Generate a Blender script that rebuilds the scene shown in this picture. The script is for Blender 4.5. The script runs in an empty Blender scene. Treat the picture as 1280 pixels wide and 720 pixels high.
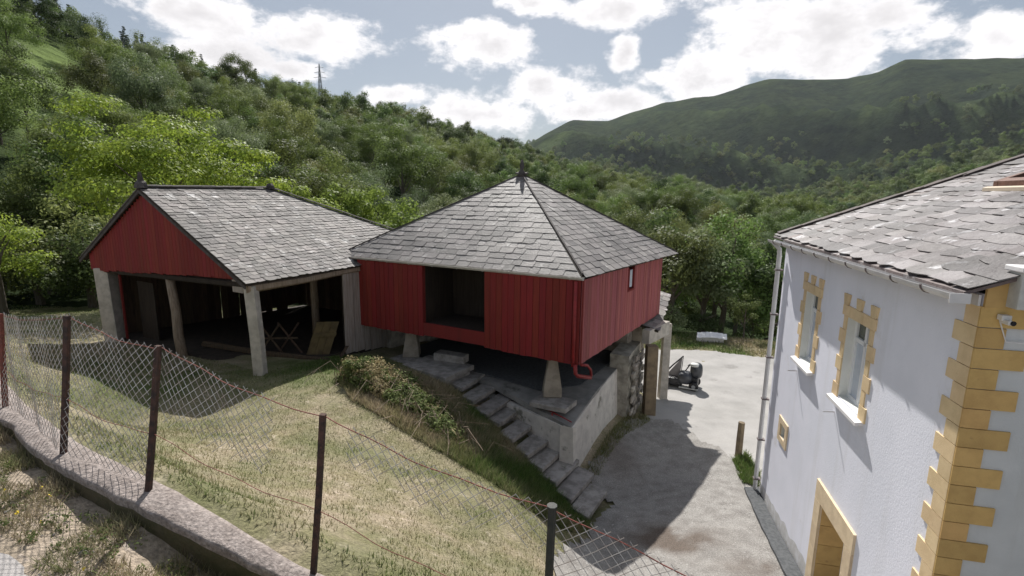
import bpy, math, random
import numpy as np
from mathutils import Matrix, Vector, noise as mnoise

R = math.radians
rng = np.random.default_rng(7)
random.seed(7)
SC = bpy.context.scene
COL = SC.collection

# ------------------------------------------------------------------ camera, world, sun, exposure
# metres; the camera stands at the origin on the road, y runs away from it, z is up
cam = bpy.data.objects.new('camera', bpy.data.cameras.new('camera'))
COL.objects.link(cam)
pitch = R(10.36)
fw = Vector((0, math.cos(pitch), -math.sin(pitch)))
up = Vector((0, math.sin(pitch), math.cos(pitch)))
rt = Vector((1, 0, 0))
roll = 0.012
ri = rt * math.cos(roll) + up * math.sin(roll)
ui = up * math.cos(roll) - rt * math.sin(roll)
cam.matrix_world = Matrix((ri, ui, -fw)).transposed().to_4x4()
cam.data.sensor_width = 36
cam.data.lens = 18.0            # 90 degrees across
cam.data.clip_start = 0.05
cam.data.clip_end = 12000
SC.camera = cam

SUN_EL, SUN_AZ = R(46), R(-.5)
W = bpy.data.worlds.new('World')
SC.world = W
W.use_nodes = True
SC.view_settings.view_transform = 'Standard'
SC.view_settings.look = 'None'
SC.view_settings.gamma = 1
SC.view_settings.exposure = 0.52
SKY_STRENGTH = 0.125
CLOUDS = [(0.49, 0.256, 0.17, 0.072), (0.336, 0.207, 0.098, 0.052), (0.593, 0.27, 0.06, 0.045), (0.719, 0.221, 0.045, 0.033),
          (0.209, 0.167, 0.085, 0.028), (0.055, 0.192, 0.071, 0.036), (-0.052, 0.269, 0.084, 0.041), (0.034, 0.338, 0.058, 0.021),
          (0.18, 0.325, 0.084, 0.029), (-0.348, 0.263, 0.093, 0.038), (-0.524, 0.272, 0.082, 0.035), (-0.479, 0.214, 0.093, 0.025),
          (-0.389, 0.204, 0.057, 0.018), (-0.216, 0.173, 0.057, 0.019), (-0.064, 0.148, 0.111, 0.031), (0.122, 0.152, 0.073, 0.02),
          (0.204, 0.253, 0.025, 0.029), (0.386, 0.372, 0.17, 0.036)]


def build_world():
    nt = W.node_tree
    for n in list(nt.nodes):
        nt.nodes.remove(n)
    N, Lk = nt.nodes.new, nt.links.new
    out = N('ShaderNodeOutputWorld')
    bg = N('ShaderNodeBackground')
    bg.inputs[1].default_value = SKY_STRENGTH
    sky = N('ShaderNodeTexSky')
    sky.sky_type = 'NISHITA'
    sky.sun_disc = False
    sky.sun_elevation = SUN_EL
    sky.sun_rotation = SUN_AZ
    sky.air_density = 1.0
    sky.dust_density = 1.0
    tc = N('ShaderNodeTexCoord')
    sep = N('ShaderNodeSeparateXYZ')
    Lk(tc.outputs['Generated'], sep.inputs[0])

    def m(op, a, b=None, c=None):
        n = N('ShaderNodeMath')
        n.operation = op
        for i, v in enumerate((a, b, c)):
            if v is None:
                continue
            if hasattr(v, 'is_linked'):
                Lk(v, n.inputs[i])
            else:
                n.inputs[i].default_value = v
        return n.outputs[0]
    x, y, z = sep.outputs
    az = m('ARCTAN2', x, y)
    hz = m('SQRT', m('ADD', m('MULTIPLY', x, x), m('MULTIPLY', y, y)))
    el = m('DIVIDE', z, m('MAXIMUM', hz, 0.02))
    comb = N('ShaderNodeCombineXYZ')
    Lk(az, comb.inputs[0])
    Lk(m('MULTIPLY', el, 1.5), comb.inputs[1])

    def noise(scale, detail, rough, off=0.0):
        mp = N('ShaderNodeMapping')
        mp.inputs['Location'].default_value = (off, off * .7, off * .3)
        Lk(comb.outputs[0], mp.inputs[0])
        n = N('ShaderNodeTexNoise')
        n.inputs['Scale'].default_value = scale
        n.inputs['Detail'].default_value = detail
        n.inputs['Roughness'].default_value = rough
        Lk(mp.outputs[0], n.inputs['Vector'])
        return n.outputs[0]
    n1 = noise(9, 10, .64)
    n2 = noise(4.2, 5, .5, 3.1)
    n3 = noise(30, 6, .6, 7.7)
    blob = None
    for (u, v, a, b) in CLOUDS:
        du = m('DIVIDE', m('SUBTRACT', az, u), a * 1.18)
        dv = m('DIVIDE', m('SUBTRACT', el, v), b * 1.18)
        d = m('SUBTRACT', 1.0, m('SQRT', m('ADD', m('MULTIPLY', du, du), m('MULTIPLY', dv, dv))))
        blob = d if blob is None else m('MAXIMUM', blob, d)
    # away from the mapped clouds the sky keeps the same broken cloud cover
    free = m('MULTIPLY', m('SUBTRACT', n2, 0.60), 5.0)
    inview = N('ShaderNodeMapRange')
    inview.inputs['From Min'].default_value = .34
    inview.inputs['From Max'].default_value = .5
    Lk(el, inview.inputs['Value'])
    side = N('ShaderNodeMapRange')
    side.inputs['From Min'].default_value = .85
    side.inputs['From Max'].default_value = 1.05
    Lk(m('ABSOLUTE', az), side.inputs['Value'])
    outside = m('MAXIMUM', inview.outputs[0], side.outputs[0])
    free = m('ADD', free, m('MULTIPLY', m('SUBTRACT', outside, 1.0), 3.0))
    blob = m('MAXIMUM', m('MAXIMUM', blob, -.9), free)
    dens = m('ADD', blob, m('MULTIPLY', m('SUBTRACT', n1, .5), 2.6))
    dens = m('ADD', dens, m('MULTIPLY', m('SUBTRACT', n3, .5), .9))
    ss = N('ShaderNodeMapRange')
    ss.interpolation_type = 'SMOOTHSTEP'
    ss.inputs['From Min'].default_value = -.16
    ss.inputs['From Max'].default_value = .40
    Lk(dens, ss.inputs['Value'])
    # thick middles of clouds are a little greyer than their rims
    core = N('ShaderNodeMapRange')
    core.interpolation_type = 'SMOOTHSTEP'
    core.inputs['From Min'].default_value = .25
    core.inputs['From Max'].default_value = 1.25
    core.inputs['To Max'].default_value = .75
    Lk(m('ADD', dens, m('MULTIPLY', m('SUBTRACT', n2, .5), 2.0)), core.inputs['Value'])
    cc = N('ShaderNodeMix')
    cc.data_type = 'RGBA'
    cc.inputs[6].default_value = (6.3, 6.15, 6.2, 1)
    cc.inputs[7].default_value = (4.0, 3.85, 3.9, 1)
    Lk(core.outputs[0], cc.inputs[0])
    # thin veil that greys the blue
    veil = N('ShaderNodeMix')
    veil.data_type = 'RGBA'
    veil.inputs[0].default_value = .80
    veil.inputs[7].default_value = (1.50, 1.66, 1.88, 1)
    Lk(sky.outputs[0], veil.inputs[6])
    mx = N('ShaderNodeMix')
    mx.data_type = 'RGBA'
    Lk(ss.outputs[0], mx.inputs[0])
    Lk(veil.outputs[2], mx.inputs[6])
    Lk(cc.outputs[2], mx.inputs[7])
    Lk(mx.outputs[2], bg.inputs[0])
    Lk(bg.outputs[0], out.inputs[0])


build_world()
sun = bpy.data.objects.new('sun', bpy.data.lights.new('sun', 'SUN'))
COL.objects.link(sun)
sun.data.energy = 4.5
sun.data.angle = R(0.6)
sun.data.color = (1.0, .965, .91)
sdir = Vector((math.sin(SUN_AZ) * math.cos(SUN_EL), math.cos(SUN_AZ) * math.cos(SUN_EL), math.sin(SUN_EL)))
sun.rotation_euler = sdir.to_track_quat('Z', 'Y').to_euler()
sun.location = (0, 60, 80)

# ------------------------------------------------------------------ materials
MATS = {}


def mat(name, base, var=None, scale=6., rough=.85, bump=.3, bscale=30., spots=None, sscale=3., sthr=.58,
        rand=0., island=0., translucent=0., spec=.3, stretch=None, attr=None, mottle=0., bdist=.02, streak=None):
    """Procedural surface: two noise-mixed colours, patches of a third, relief, per-piece variation."""
    mt = bpy.data.materials.new(name)
    mt.use_nodes = True
    nt = mt.node_tree
    N, Lk = nt.nodes.new, nt.links.new
    b = nt.nodes['Principled BSDF']
    b.inputs['Roughness'].default_value = rough
    b.inputs['Specular IOR Level'].default_value = spec if name != 'hill' else 0.
    geo = N('ShaderNodeNewGeometry')
    vec = geo.outputs['Position']
    if stretch:
        mp = N('ShaderNodeMapping')
        mp.inputs['Scale'].default_value = stretch
        Lk(vec, mp.inputs[0])
        vec = mp.outputs[0]

    def noise(s, d=6, r=.6, v=None):
        n = N('ShaderNodeTexNoise')
        n.inputs['Scale'].default_value = s
        n.inputs['Detail'].default_value = d
        n.inputs['Roughness'].default_value = r
        Lk(v or vec, n.inputs['Vector'])
        return n.outputs[0]

    def ramp(src, lo, hi):
        n = N('ShaderNodeMapRange')
        n.interpolation_type = 'SMOOTHSTEP'
        n.inputs['From Min'].default_value = lo
        n.inputs['From Max'].default_value = hi
        Lk(src, n.inputs['Value'])
        return n.outputs[0]

    def mix(f, a, c):
        n = N('ShaderNodeMix')
        n.data_type = 'RGBA'
        if hasattr(f, 'is_linked'):
            Lk(f, n.inputs[0])
        else:
            n.inputs[0].default_value = f
        for i, v in ((6, a), (7, c)):
            if hasattr(v, 'is_linked'):
                Lk(v, n.inputs[i])
            else:
                n.inputs[i].default_value = (*v, 1)
        return n.outputs[2]
    col = base
    if var:
        col = mix(ramp(noise(scale), .35, .68), base, var)
    if spots:
        col = mix(ramp(noise(sscale, 8, .68), sthr, sthr + .12), col, spots)
    if streak:                       # rain-washed dirt running down
        mp2 = N('ShaderNodeMapping')
        mp2.inputs['Scale'].default_value = (3.2, 3.2, .30)
        Lk(geo.outputs['Position'], mp2.inputs[0])
        f_ = N('ShaderNodeMath')
        f_.operation = 'MULTIPLY'
        Lk(ramp(noise(1.0, 6, .6, mp2.outputs[0]), .5, .75), f_.inputs[0])
        f_.inputs[1].default_value = streak[1]
        col = mix(f_.outputs[0], col, streak[0])
    if attr:
        a = N('ShaderNodeAttribute')
        a.attribute_name = attr[0]
        a.attribute_type = 'GEOMETRY'
        col = mix(a.outputs['Fac'], col, attr[1])
    if mottle:
        vo = N('ShaderNodeTexNoise')
        vo.inputs['Scale'].default_value = bscale * 1.4
        vo.inputs['Detail'].default_value = 3
        Lk(vec, vo.inputs['Vector'])
        h = N('ShaderNodeHueSaturation')
        mr = N('ShaderNodeMapRange')
        mr.inputs['From Min'].default_value = .3
        mr.inputs['From Max'].default_value = .7
        mr.inputs['To Min'].default_value = 1 - mottle
        mr.inputs['To Max'].default_value = 1 + mottle
        Lk(vo.outputs[0], mr.inputs['Value'])
        Lk(mr.outputs[0], h.inputs['Value'])
        if hasattr(col, 'is_linked'):
            Lk(col, h.inputs['Color'])
        else:
            h.inputs['Color'].default_value = (*col, 1)
        col = h.outputs[0]
    if rand or island:
        h = N('ShaderNodeHueSaturation')
        src = N('ShaderNodeObjectInfo').outputs['Random'] if rand else geo.outputs['Random Per Island']
        k = rand or island
        mr = N('ShaderNodeMapRange')
        mr.inputs['To Min'].default_value = 1 - k
        mr.inputs['To Max'].default_value = 1 + k
        Lk(src, mr.inputs['Value'])
        Lk(mr.outputs[0], h.inputs['Value'])
        wn = N('ShaderNodeTexWhiteNoise')
        wn.noise_dimensions = '1D'
        Lk(src, wn.inputs['W'])
        m2 = N('ShaderNodeMapRange')
        m2.inputs['To Min'].default_value = .5 - .05 * k
        m2.inputs['To Max'].default_value = .5 + .05 * k
        Lk(wn.outputs[0], m2.inputs['Value'])
        Lk(m2.outputs[0], h.inputs['Hue'])
        if hasattr(col, 'is_linked'):
            Lk(col, h.inputs['Color'])
        else:
            h.inputs['Color'].default_value = (*col, 1)
        col = h.outputs[0]
    if hasattr(col, 'is_linked'):
        Lk(col, b.inputs['Base Color'])
    else:
        b.inputs['Base Color'].default_value = (*col, 1)
    if bump:
        bp = N('ShaderNodeBump')
        bp.inputs['Strength'].default_value = bump
        bp.inputs['Distance'].default_value = bdist
        Lk(noise(bscale, 8, .65), bp.inputs['Height'])
        Lk(bp.outputs[0], b.inputs['Normal'])
    if translucent:
        tr = N('ShaderNodeBsdfTranslucent')
        if hasattr(col, 'is_linked'):
            Lk(col, tr.inputs['Color'])
        else:
            tr.inputs['Color'].default_value = (*col, 1)
        ms = N('ShaderNodeMixShader')
        ms.inputs[0].default_value = translucent
        Lk(b.outputs[0], ms.inputs[1])
        Lk(tr.outputs[0], ms.inputs[2])
        Lk(ms.outputs[0], nt.nodes['Material Output'].inputs[0])
    MATS[name] = mt
    return mt


SL = dict(var=(.12, .11, .105), scale=1.3, rough=.58, bump=.8, bscale=24, spots=(.38, .365, .345), sscale=3.5, sthr=.57, spec=.55, bdist=.015)
mat('slate', (.20, .18, .17), rand=.34, **SL)
mat('slate_field', (.20, .18, .17), island=.34, **SL)
SH = dict(var=(.11, .10, .095), scale=1.6, rough=.72, bump=1., bscale=20, spots=(.46, .445, .43), sscale=2.6, sthr=.555, spec=.5, bdist=.02)
mat('shed_slate', (.18, .16, .148), rand=.42, **SH)
mat('shed_slate_field', (.18, .16, .148), island=.42, **SH)
SHO = dict(var=(.085, .070, .068), scale=1.6, rough=.66, bump=1., bscale=16, spots=(.44, .43, .44), sscale=3.2, sthr=.56, spec=.55, bdist=.02)
mat('house_slate', (.20, .182, .182), rand=.5, **SHO)
mat('house_slate_field', (.16, .125, .115), island=.5, **SHO)
mat('verge_slate', (.10, .075, .068), (.065, .052, .048), scale=4, rough=.75, bump=.6, spots=(.2, .18, .16), sscale=6, sthr=.62)
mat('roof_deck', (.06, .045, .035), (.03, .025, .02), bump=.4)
mat('hip_dark', (.06, .05, .048), (.10, .09, .085), scale=9, bump=.5)
PL = dict(streak=((.07, .02, .017), .4), var=(.18, .022, .019), scale=3., rough=.7, bump=.35, bscale=40, stretch=(9, 9, .6), spec=.28)
mat('red_plank', (.225, .025, .021), rand=.12, spots=(.16, .023, .019), sscale=2.2, sthr=.6, **PL)
mat('red_plank_sheen', (.34, .10, .10), rand=.16, spots=(.25, .06, .06), sscale=1.6, sthr=.55, var=(.29, .075, .075), scale=2.5, rough=.7, bump=.3, bscale=40, stretch=(9, 9, .6), spec=.3)  # paler copy of the red boards, sky sheen put into the colour
mat('red_trim', (.19, .024, .021), **PL)
mat('red_metal', (.30, .03, .03), (.2, .025, .025), rough=.45, bump=.1)
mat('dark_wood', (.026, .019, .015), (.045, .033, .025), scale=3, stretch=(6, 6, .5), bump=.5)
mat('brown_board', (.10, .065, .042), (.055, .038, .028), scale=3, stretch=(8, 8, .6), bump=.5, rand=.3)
mat('grey_board', (.36, .32, .285), (.24, .20, .17), scale=3, stretch=(10, 10, .6), bump=.5, rand=.14, spots=(.16, .12, .09), sscale=2.5, sthr=.62)
mat('old_wood', (.34, .27, .21), (.20, .145, .10), scale=4, stretch=(8, 8, .8), bump=.6)
mat('yellow_board', (.15, .11, .05), (.09, .065, .032), scale=4, bump=.3)
mat('post_concrete', (.50, .46, .41), (.36, .33, .29), scale=5, bump=.6, bscale=22, spots=(.24, .22, .19), sscale=6, sthr=.64)
mat('floor_slab', (.29, .28, .265), (.19, .185, .175), scale=2, bump=.5, spots=(.10, .10, .085), sscale=1.5, sthr=.58)
mat('plaster', (.64, .60, .55), (.50, .465, .43), scale=3, bump=.5, bscale=18, spots=(.20, .19, .155), sscale=2.2, sthr=.58)
mat('step_stone', (.36, .335, .315), (.21, .195, .18), scale=5, bump=.9, bscale=16, spots=(.10, .12, .06), sscale=4, sthr=.60, rand=.12, bdist=.03)
mat('pillar_stone', (.37, .325, .265), (.25, .22, .18), scale=4, bump=.7, bscale=14, bdist=.03)
mat('brown_pillar', (.24, .185, .12), (.15, .115, .08), scale=4, bump=.6)
mat('rubble', (.38, .345, .30), (.21, .19, .165), scale=4, bump=.8, rand=.3)
mat('gutter_pale', (.52, .50, .46), (.40, .37, .33), scale=4, rough=.5, bump=.1)
mat('gutter_white', (.70, .69, .69), (.58, .57, .57), scale=3, rough=.4, bump=.05)
mat('bracket', (.16, .13, .13), rough=.6, bump=.1)
mat('house_white', (.83, .84, .93), (.77, .785, .87), scale=1.1, rough=.9, bump=.32, bscale=38, spots=(.68, .67, .69), sscale=.9, sthr=.60, bdist=.012, streak=((.55, .54, .53), .22))
mat('wall_base', (.52, .51, .50), (.66, .66, .68), scale=5, rough=.9, bump=.4, bscale=38, spots=(.40, .385, .36), sscale=4, sthr=.58)
mat('reveal_white', (.74, .75, .72), (.66, .67, .64), scale=2, bump=.2)
mat('gable_grey', (.62, .64, .65), (.55, .57, .58), scale=1.5, rough=.9, bump=.4, bscale=38, bdist=.01, streak=((.42, .42, .40), .5))
mat('quoin', (.60, .40, .16), (.51, .33, .13), scale=5, spots=(.40, .25, .11), sscale=9, sthr=.62, rough=.85, bump=.35, bscale=60, rand=.10, bdist=.008)
mat('surround', (.74, .57, .35), (.65, .49, .29), scale=5, spots=(.56, .41, .24), sscale=9, sthr=.62, rough=.85, bump=.35, bscale=60, rand=.08, bdist=.008)
mat('pale_stone', (.72, .58, .40), (.62, .49, .33), scale=6, bump=.3, rand=.05)
mat('mortar', (.66, .60, .52), bump=.2)
mat('sill_white', (.82, .80, .80), (.72, .70, .70), scale=5, rough=.6, bump=.1)
mat('frame_white', (.78, .79, .80), rough=.4, bump=.05)
mat('pane_dark', (.05, .06, .045), (.09, .10, .07), scale=6, rough=.08, bump=0, spec=.6)
mat('pane_pale', (.55, .60, .68), (.46, .51, .60), scale=5, rough=.15, bump=0, spec=.5)
mat('door_panel', (.60, .60, .62), (.5, .5, .53), rough=.5, bump=.1)
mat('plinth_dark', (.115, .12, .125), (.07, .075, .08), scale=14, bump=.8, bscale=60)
mat('skylight_brown', (.20, .10, .07), (.13, .065, .045), scale=8, rough=.6, bump=.3)
mat('flashing', (.62, .52, .40), rough=.5, bump=.1)
mat('cap_grey', (.55, .55, .52), (.44, .44, .42), scale=6, bump=.3)
mat('rust', (.085, .045, .035), (.035, .026, .024), scale=14, rough=.8, bump=.5, bscale=80, spots=(.16, .07, .045), sscale=18, sthr=.6)
mat('rust_red', (.20, .06, .045), (.11, .04, .03), scale=20, rough=.75, bump=.3)
mat('post_green', (.018, .024, .022), (.035, .035, .03), scale=14, rough=.6, bump=.3)
mat('zinc_wire', (.52, .50, .47), (.33, .27, .23), scale=9, rough=.45, bump=0, spec=.5)
mat('wall_concrete', (.35, .30, .275), (.25, .21, .19), scale=7, bump=1.0, bscale=26, spots=(.44, .385, .355), sscale=16, sthr=.58, mottle=.35, bdist=.03)
mat('lawn_soil', (.37, .30, .22), (.265, .225, .135), scale=2.5, rough=.95, bump=1., bscale=22, spots=(.52, .43, .34), sscale=4, sthr=.56,
    attr=('green', (.085, .115, .03)), mottle=.3, bdist=.04)
mat('grass_blade', (.42, .345, .24), (.29, .26, .135), scale=1.6, rough=.8, bump=0, island=.35, attr=('green', (.085, .15, .03)), translucent=.35)
mat('wall_face', (.125, .105, .065), (.075, .075, .035), scale=5, bump=1., bscale=22, spots=(.24, .20, .16), sscale=8, sthr=.62, bdist=.03)  # mossy brown, with the face's own shade darkened into the colour
mat('verge_soil', (.44, .36, .28), (.33, .27, .20), scale=4, bump=1., bscale=20, spots=(.40, .34, .29), sscale=6, sthr=.56, mottle=.3, bdist=.04)
mat('road', (.42, .395, .38), (.33, .31, .295), scale=5, bump=.7, bscale=60, spots=(.46, .44, .43), sscale=9, sthr=.58, mottle=.2)
mat('gravel', (.33, .315, .295), (.235, .22, .205), scale=3.5, bump=1.0, bscale=34, spots=(.42, .405, .385), sscale=14, sthr=.56, mottle=.32, bdist=.03,
    attr=('green', (.115, .085, .065)))
mat('yard_concrete', (.37, .355, .34), (.30, .29, .275), scale=.8, bump=.3, bscale=30, spots=(.25, .24, .225), sscale=1.1, sthr=.60, mottle=.1)
mat('black_plastic', (.012, .013, .016), (.03, .03, .034), scale=5, rough=.35, bump=.8, bscale=9, spec=.6, bdist=.05)
mat('dark_paint', (.055, .06, .07), (.035, .038, .045), scale=5, rough=.32, bump=.05, spec=.6)
mat('pane_grey', (.30, .28, .28), (.24, .225, .225), scale=4, rough=.3, bump=0, spec=.5)
mat('white_board', (.62, .62, .60), (.45, .45, .43), scale=4, rough=.5, bump=.2)
mat('steel', (.28, .29, .30), rough=.5, bump=.1)
mat('lamp_housing', (.65, .63, .60), rough=.4, bump=.05)
mat('lens_dark', (.02, .02, .022), rough=.1, bump=0)
mat('bark', (.09, .07, .055), (.14, .12, .10), scale=6, bump=.8, stretch=(3, 3, .7))
mat('hill', (.042, .056, .026), (.024, .036, .021), scale=.012, rough=.95, bump=1., bscale=.03, bdist=9., spots=(.018, .028, .017), sscale=.011, sthr=.52, attr=('green', (.17, .225, .085)), mottle=.25)
mat('dry_leaf', (.36, .30, .17), (.27, .225, .11), scale=5, bump=0, island=.35, translucent=.25)
mat('weed_leaf', (.155, .19, .065), (.11, .14, .045), scale=4, bump=0, island=.3, translucent=.35)
mat('pale_leaf', (.30, .38, .16), (.20, .28, .10), scale=6, bump=0, island=.25, translucent=.3)
mat('petal', (.75, .55, .05), bump=0)
LEAF = dict(bump=0, rough=.6, translucent=.42, spec=.25)
mat('leaf_mid', (.168, .222, .064), (.128, .176, .050), scale=.8, rand=.42, **LEAF)
mat('leaf_dark', (.092, .136, .046), (.068, .106, .036), scale=.8, rand=.42, **LEAF)
mat('leaf_olive', (.212, .240, .085), (.168, .198, .062), scale=.8, rand=.42, **LEAF)
mat('leaf_grey', (.195, .240, .118), (.152, .194, .090), scale=.8, rand=.42, **LEAF)
mat('leaf_fir', (.040, .066, .034), (.030, .050, .027), scale=.8, rand=.25, **LEAF)
mat('leaf_lime', (.32, .40, .06), (.18, .25, .04), scale=1.0, rough=.55, bump=0, island=.22, translucent=.5)
mat('leaf_fresh', (0.276, 0.345, 0.075), (0.196, 0.265, 0.052), scale=1.0, rand=.15, **LEAF)

# ------------------------------------------------------------------ helpers
def V(*a):
    return Vector(a)


def setp(o, label=None, cat=None, group=None, kind=None):
    if label:
        o['label'] = label
    if cat:
        o['category'] = cat
    if group:
        o['group'] = group
    if kind:
        o['kind'] = kind
    return o


def thing(name, loc, label, cat, group=None):
    o = bpy.data.objects.new(name, None)
    COL.objects.link(o)
    o.location = loc
    o.empty_display_size = .2
    return setp(o, label, cat, group)


def link(name, me, parent=None, M=None):
    """Link a mesh as an object; M is its place in the world. A part keeps world coordinates under its thing."""
    o = bpy.data.objects.new(name, me)
    COL.objects.link(o)
    if parent is not None:
        o.parent = parent
        if parent.type == 'EMPTY':
            o.matrix_parent_inverse = Matrix.Translation(-Vector(parent.location))
    if M is not None:
        o.matrix_basis = M
    return o


def np_mesh(name, co, faces_idx, nper, mats, smooth=False, attrs=None, midx=None):
    """Mesh from arrays: co (n,3), faces_idx flat, nper vertices per face."""
    me = bpy.data.meshes.new(name)
    co = np.ascontiguousarray(co, np.float32)
    nf = len(faces_idx) // nper
    me.vertices.add(len(co))
    me.vertices.foreach_set('co', co.ravel())
    me.loops.add(len(faces_idx))
    me.loops.foreach_set('vertex_index', np.asarray(faces_idx, np.int32))
    me.polygons.add(nf)
    me.polygons.foreach_set('loop_start', np.arange(0, nf * nper, nper, dtype=np.int32))
    me.polygons.foreach_set('use_smooth', np.full(nf, smooth, bool))
    for mm in (mats if isinstance(mats, (list, tuple)) else [mats]):
        me.materials.append(MATS[mm])
    if midx is not None:
        me.polygons.foreach_set('material_index', np.asarray(midx, np.int32))
    for k, v in (attrs or {}).items():
        a = me.attributes.new(k, 'FLOAT', 'POINT')
        a.data.foreach_set('value', np.asarray(v, np.float32))
    me.update()
    me.validate()
    return me


class MB:
    """Collects simple solids into one mesh."""

    def __init__(s):
        s.v, s.f = [], []

    def add(s, vs, fs):
        b = len(s.v)
        s.v += [tuple(v) for v in vs]
        s.f += [tuple(b + i for i in f) for f in fs]
        return s

    def obox(s, o, X, Y, Z):
        o, X, Y, Z = map(Vector, (o, X, Y, Z))
        vs = [o, o + X, o + X + Y, o + Y, o + Z, o + X + Z, o + X + Y + Z, o + Y + Z]
        return s.add(vs, [(3, 2, 1, 0), (4, 5, 6, 7), (0, 1, 5, 4), (1, 2, 6, 5), (2, 3, 7, 6), (3, 0, 4, 7)])

    def box(s, c, d):
        return s.obox((c[0] - d[0] / 2, c[1] - d[1] / 2, c[2] - d[2] / 2), (d[0], 0, 0), (0, d[1], 0), (0, 0, d[2]))

    def prism(s, poly, vec):
        n = len(poly)
        poly = [Vector(p) for p in poly]
        vec = Vector(vec)
        vs = poly + [p + vec for p in poly]
        return s.add(vs, [tuple(range(n))[::-1], tuple(range(n, 2 * n))] + [(i, (i + 1) % n, n + (i + 1) % n, n + i) for i in range(n)])

    def tube(s, pts, rad, n=8, cap=True, flat=None):
        pts = [Vector(p) for p in pts]
        if not hasattr(rad, '__len__'):
            rad = [rad] * len(pts)
        b = len(s.v)
        for i, p in enumerate(pts):
            t = (pts[min(i + 1, len(pts) - 1)] - pts[max(i - 1, 0)]).normalized()
            a = Vector((0, 0, 1)) if abs(t.z) < .9 else Vector((1, 0, 0))
            x = t.cross(a).normalized()
            y = x.cross(t)
            for k in range(n):
                an = 2 * math.pi * (k + .5) / n
                s.v.append(tuple(p + (x * math.cos(an) + y * math.sin(an)) * rad[i]))
        for i in range(len(pts) - 1):
            for k in range(n):
                a0, a1 = b + i * n + k, b + i * n + (k + 1) % n
                s.f.append((a0, a1, a1 + n, a0 + n))
        if cap:
            s.f.append(tuple(b + k for k in range(n))[::-1])
            e = b + (len(pts) - 1) * n
            s.f.append(tuple(e + k for k in range(n)))
        return s

    def rough(s, amp, scale=3., seed=0.):
        out = []
        for v in s.v:
            q = Vector(v) * scale + Vector((seed, seed * 1.7, -seed))
            out.append(tuple(Vector(v) + Vector(mnoise.noise_vector(q)) * amp))
        s.v = out
        return s

    def mesh(s, name, m, smooth=False):
        me = bpy.data.meshes.new(name)
        me.from_pydata(s.v, [], s.f)
        me.materials.append(MATS[m])
        if smooth:
            me.polygons.foreach_set('use_smooth', np.ones(len(me.polygons), bool))
        me.update()
        return me

    def build(s, name, m, parent=None, smooth=False, bevel=0, sub=0):
        o = link(name, s.mesh(name, m, smooth), parent)
        if bevel:
            md = o.modifiers.new('bevel', 'BEVEL')
            md.width = bevel
            md.segments = 2
            md.limit_method = 'ANGLE'
        return o


def frame(o, X, Y, Z):
    return Matrix((Vector(X), Vector(Y), Vector(Z))).transposed().to_4x4() if o is None else \
        Matrix.Translation(Vector(o)) @ Matrix((Vector(X), Vector(Y), Vector(Z))).transposed().to_4x4()


def rounded_block(name, m, cut=.06):
    """Unit block 0..1 with chamfered long edges, shared by alike pieces."""
    c = cut
    prof = [(0, 0), (1, 0), (1, 1 - c), (1 - c, 1), (c, 1), (0, 1 - c)]   # x-y outline, y is the outward side
    return MB().prism([(x, y, 0) for x, y in prof], (0, 0, 1)).mesh(name, m)


# ------------------------------------------------------------------ terrain
FENCE = [(-16.0, 13.4, -2.85), (-9.4, 8.4, -2.75), (-6.2, 5.95, -2.68), (-4.45, 4.72, -2.58), (-3.22, 4.15, -2.66), (-1.57, 3.63, -3.02), (.29, 3.1, -3.42), (2.2, 2.5, -3.9), (4.2, 1.6, -4.4), (7, .2, -4.9), (12, -2, -5.6)]
FP = np.array(FENCE)


def fence_rel(x, y):
    """Signed distance from the fence line (positive on the meadow side) and wall-top height there."""
    x, y = np.asarray(x, float), np.asarray(y, float)
    best = np.full(x.shape, 1e9)
    sd = np.zeros(x.shape)
    zz = np.zeros(x.shape)
    for a, b in zip(FP[:-1], FP[1:]):
        d = b[:2] - a[:2]
        L = np.hypot(*d)
        t = np.clip(((x - a[0]) * d[0] + (y - a[1]) * d[1]) / L ** 2, 0, 1)
        qx, qy = a[0] + d[0] * t, a[1] + d[1] * t
        dist = np.hypot(x - qx, y - qy)
        side = np.sign(d[0] * (y - a[1]) - d[1] * (x - a[0]))
        k = dist < best
        best = np.where(k, dist, best)
        sd = np.where(k, side * dist, sd)
        zz = np.where(k, a[2] + (b[2] - a[2]) * t, zz)
    return sd, zz


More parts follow.
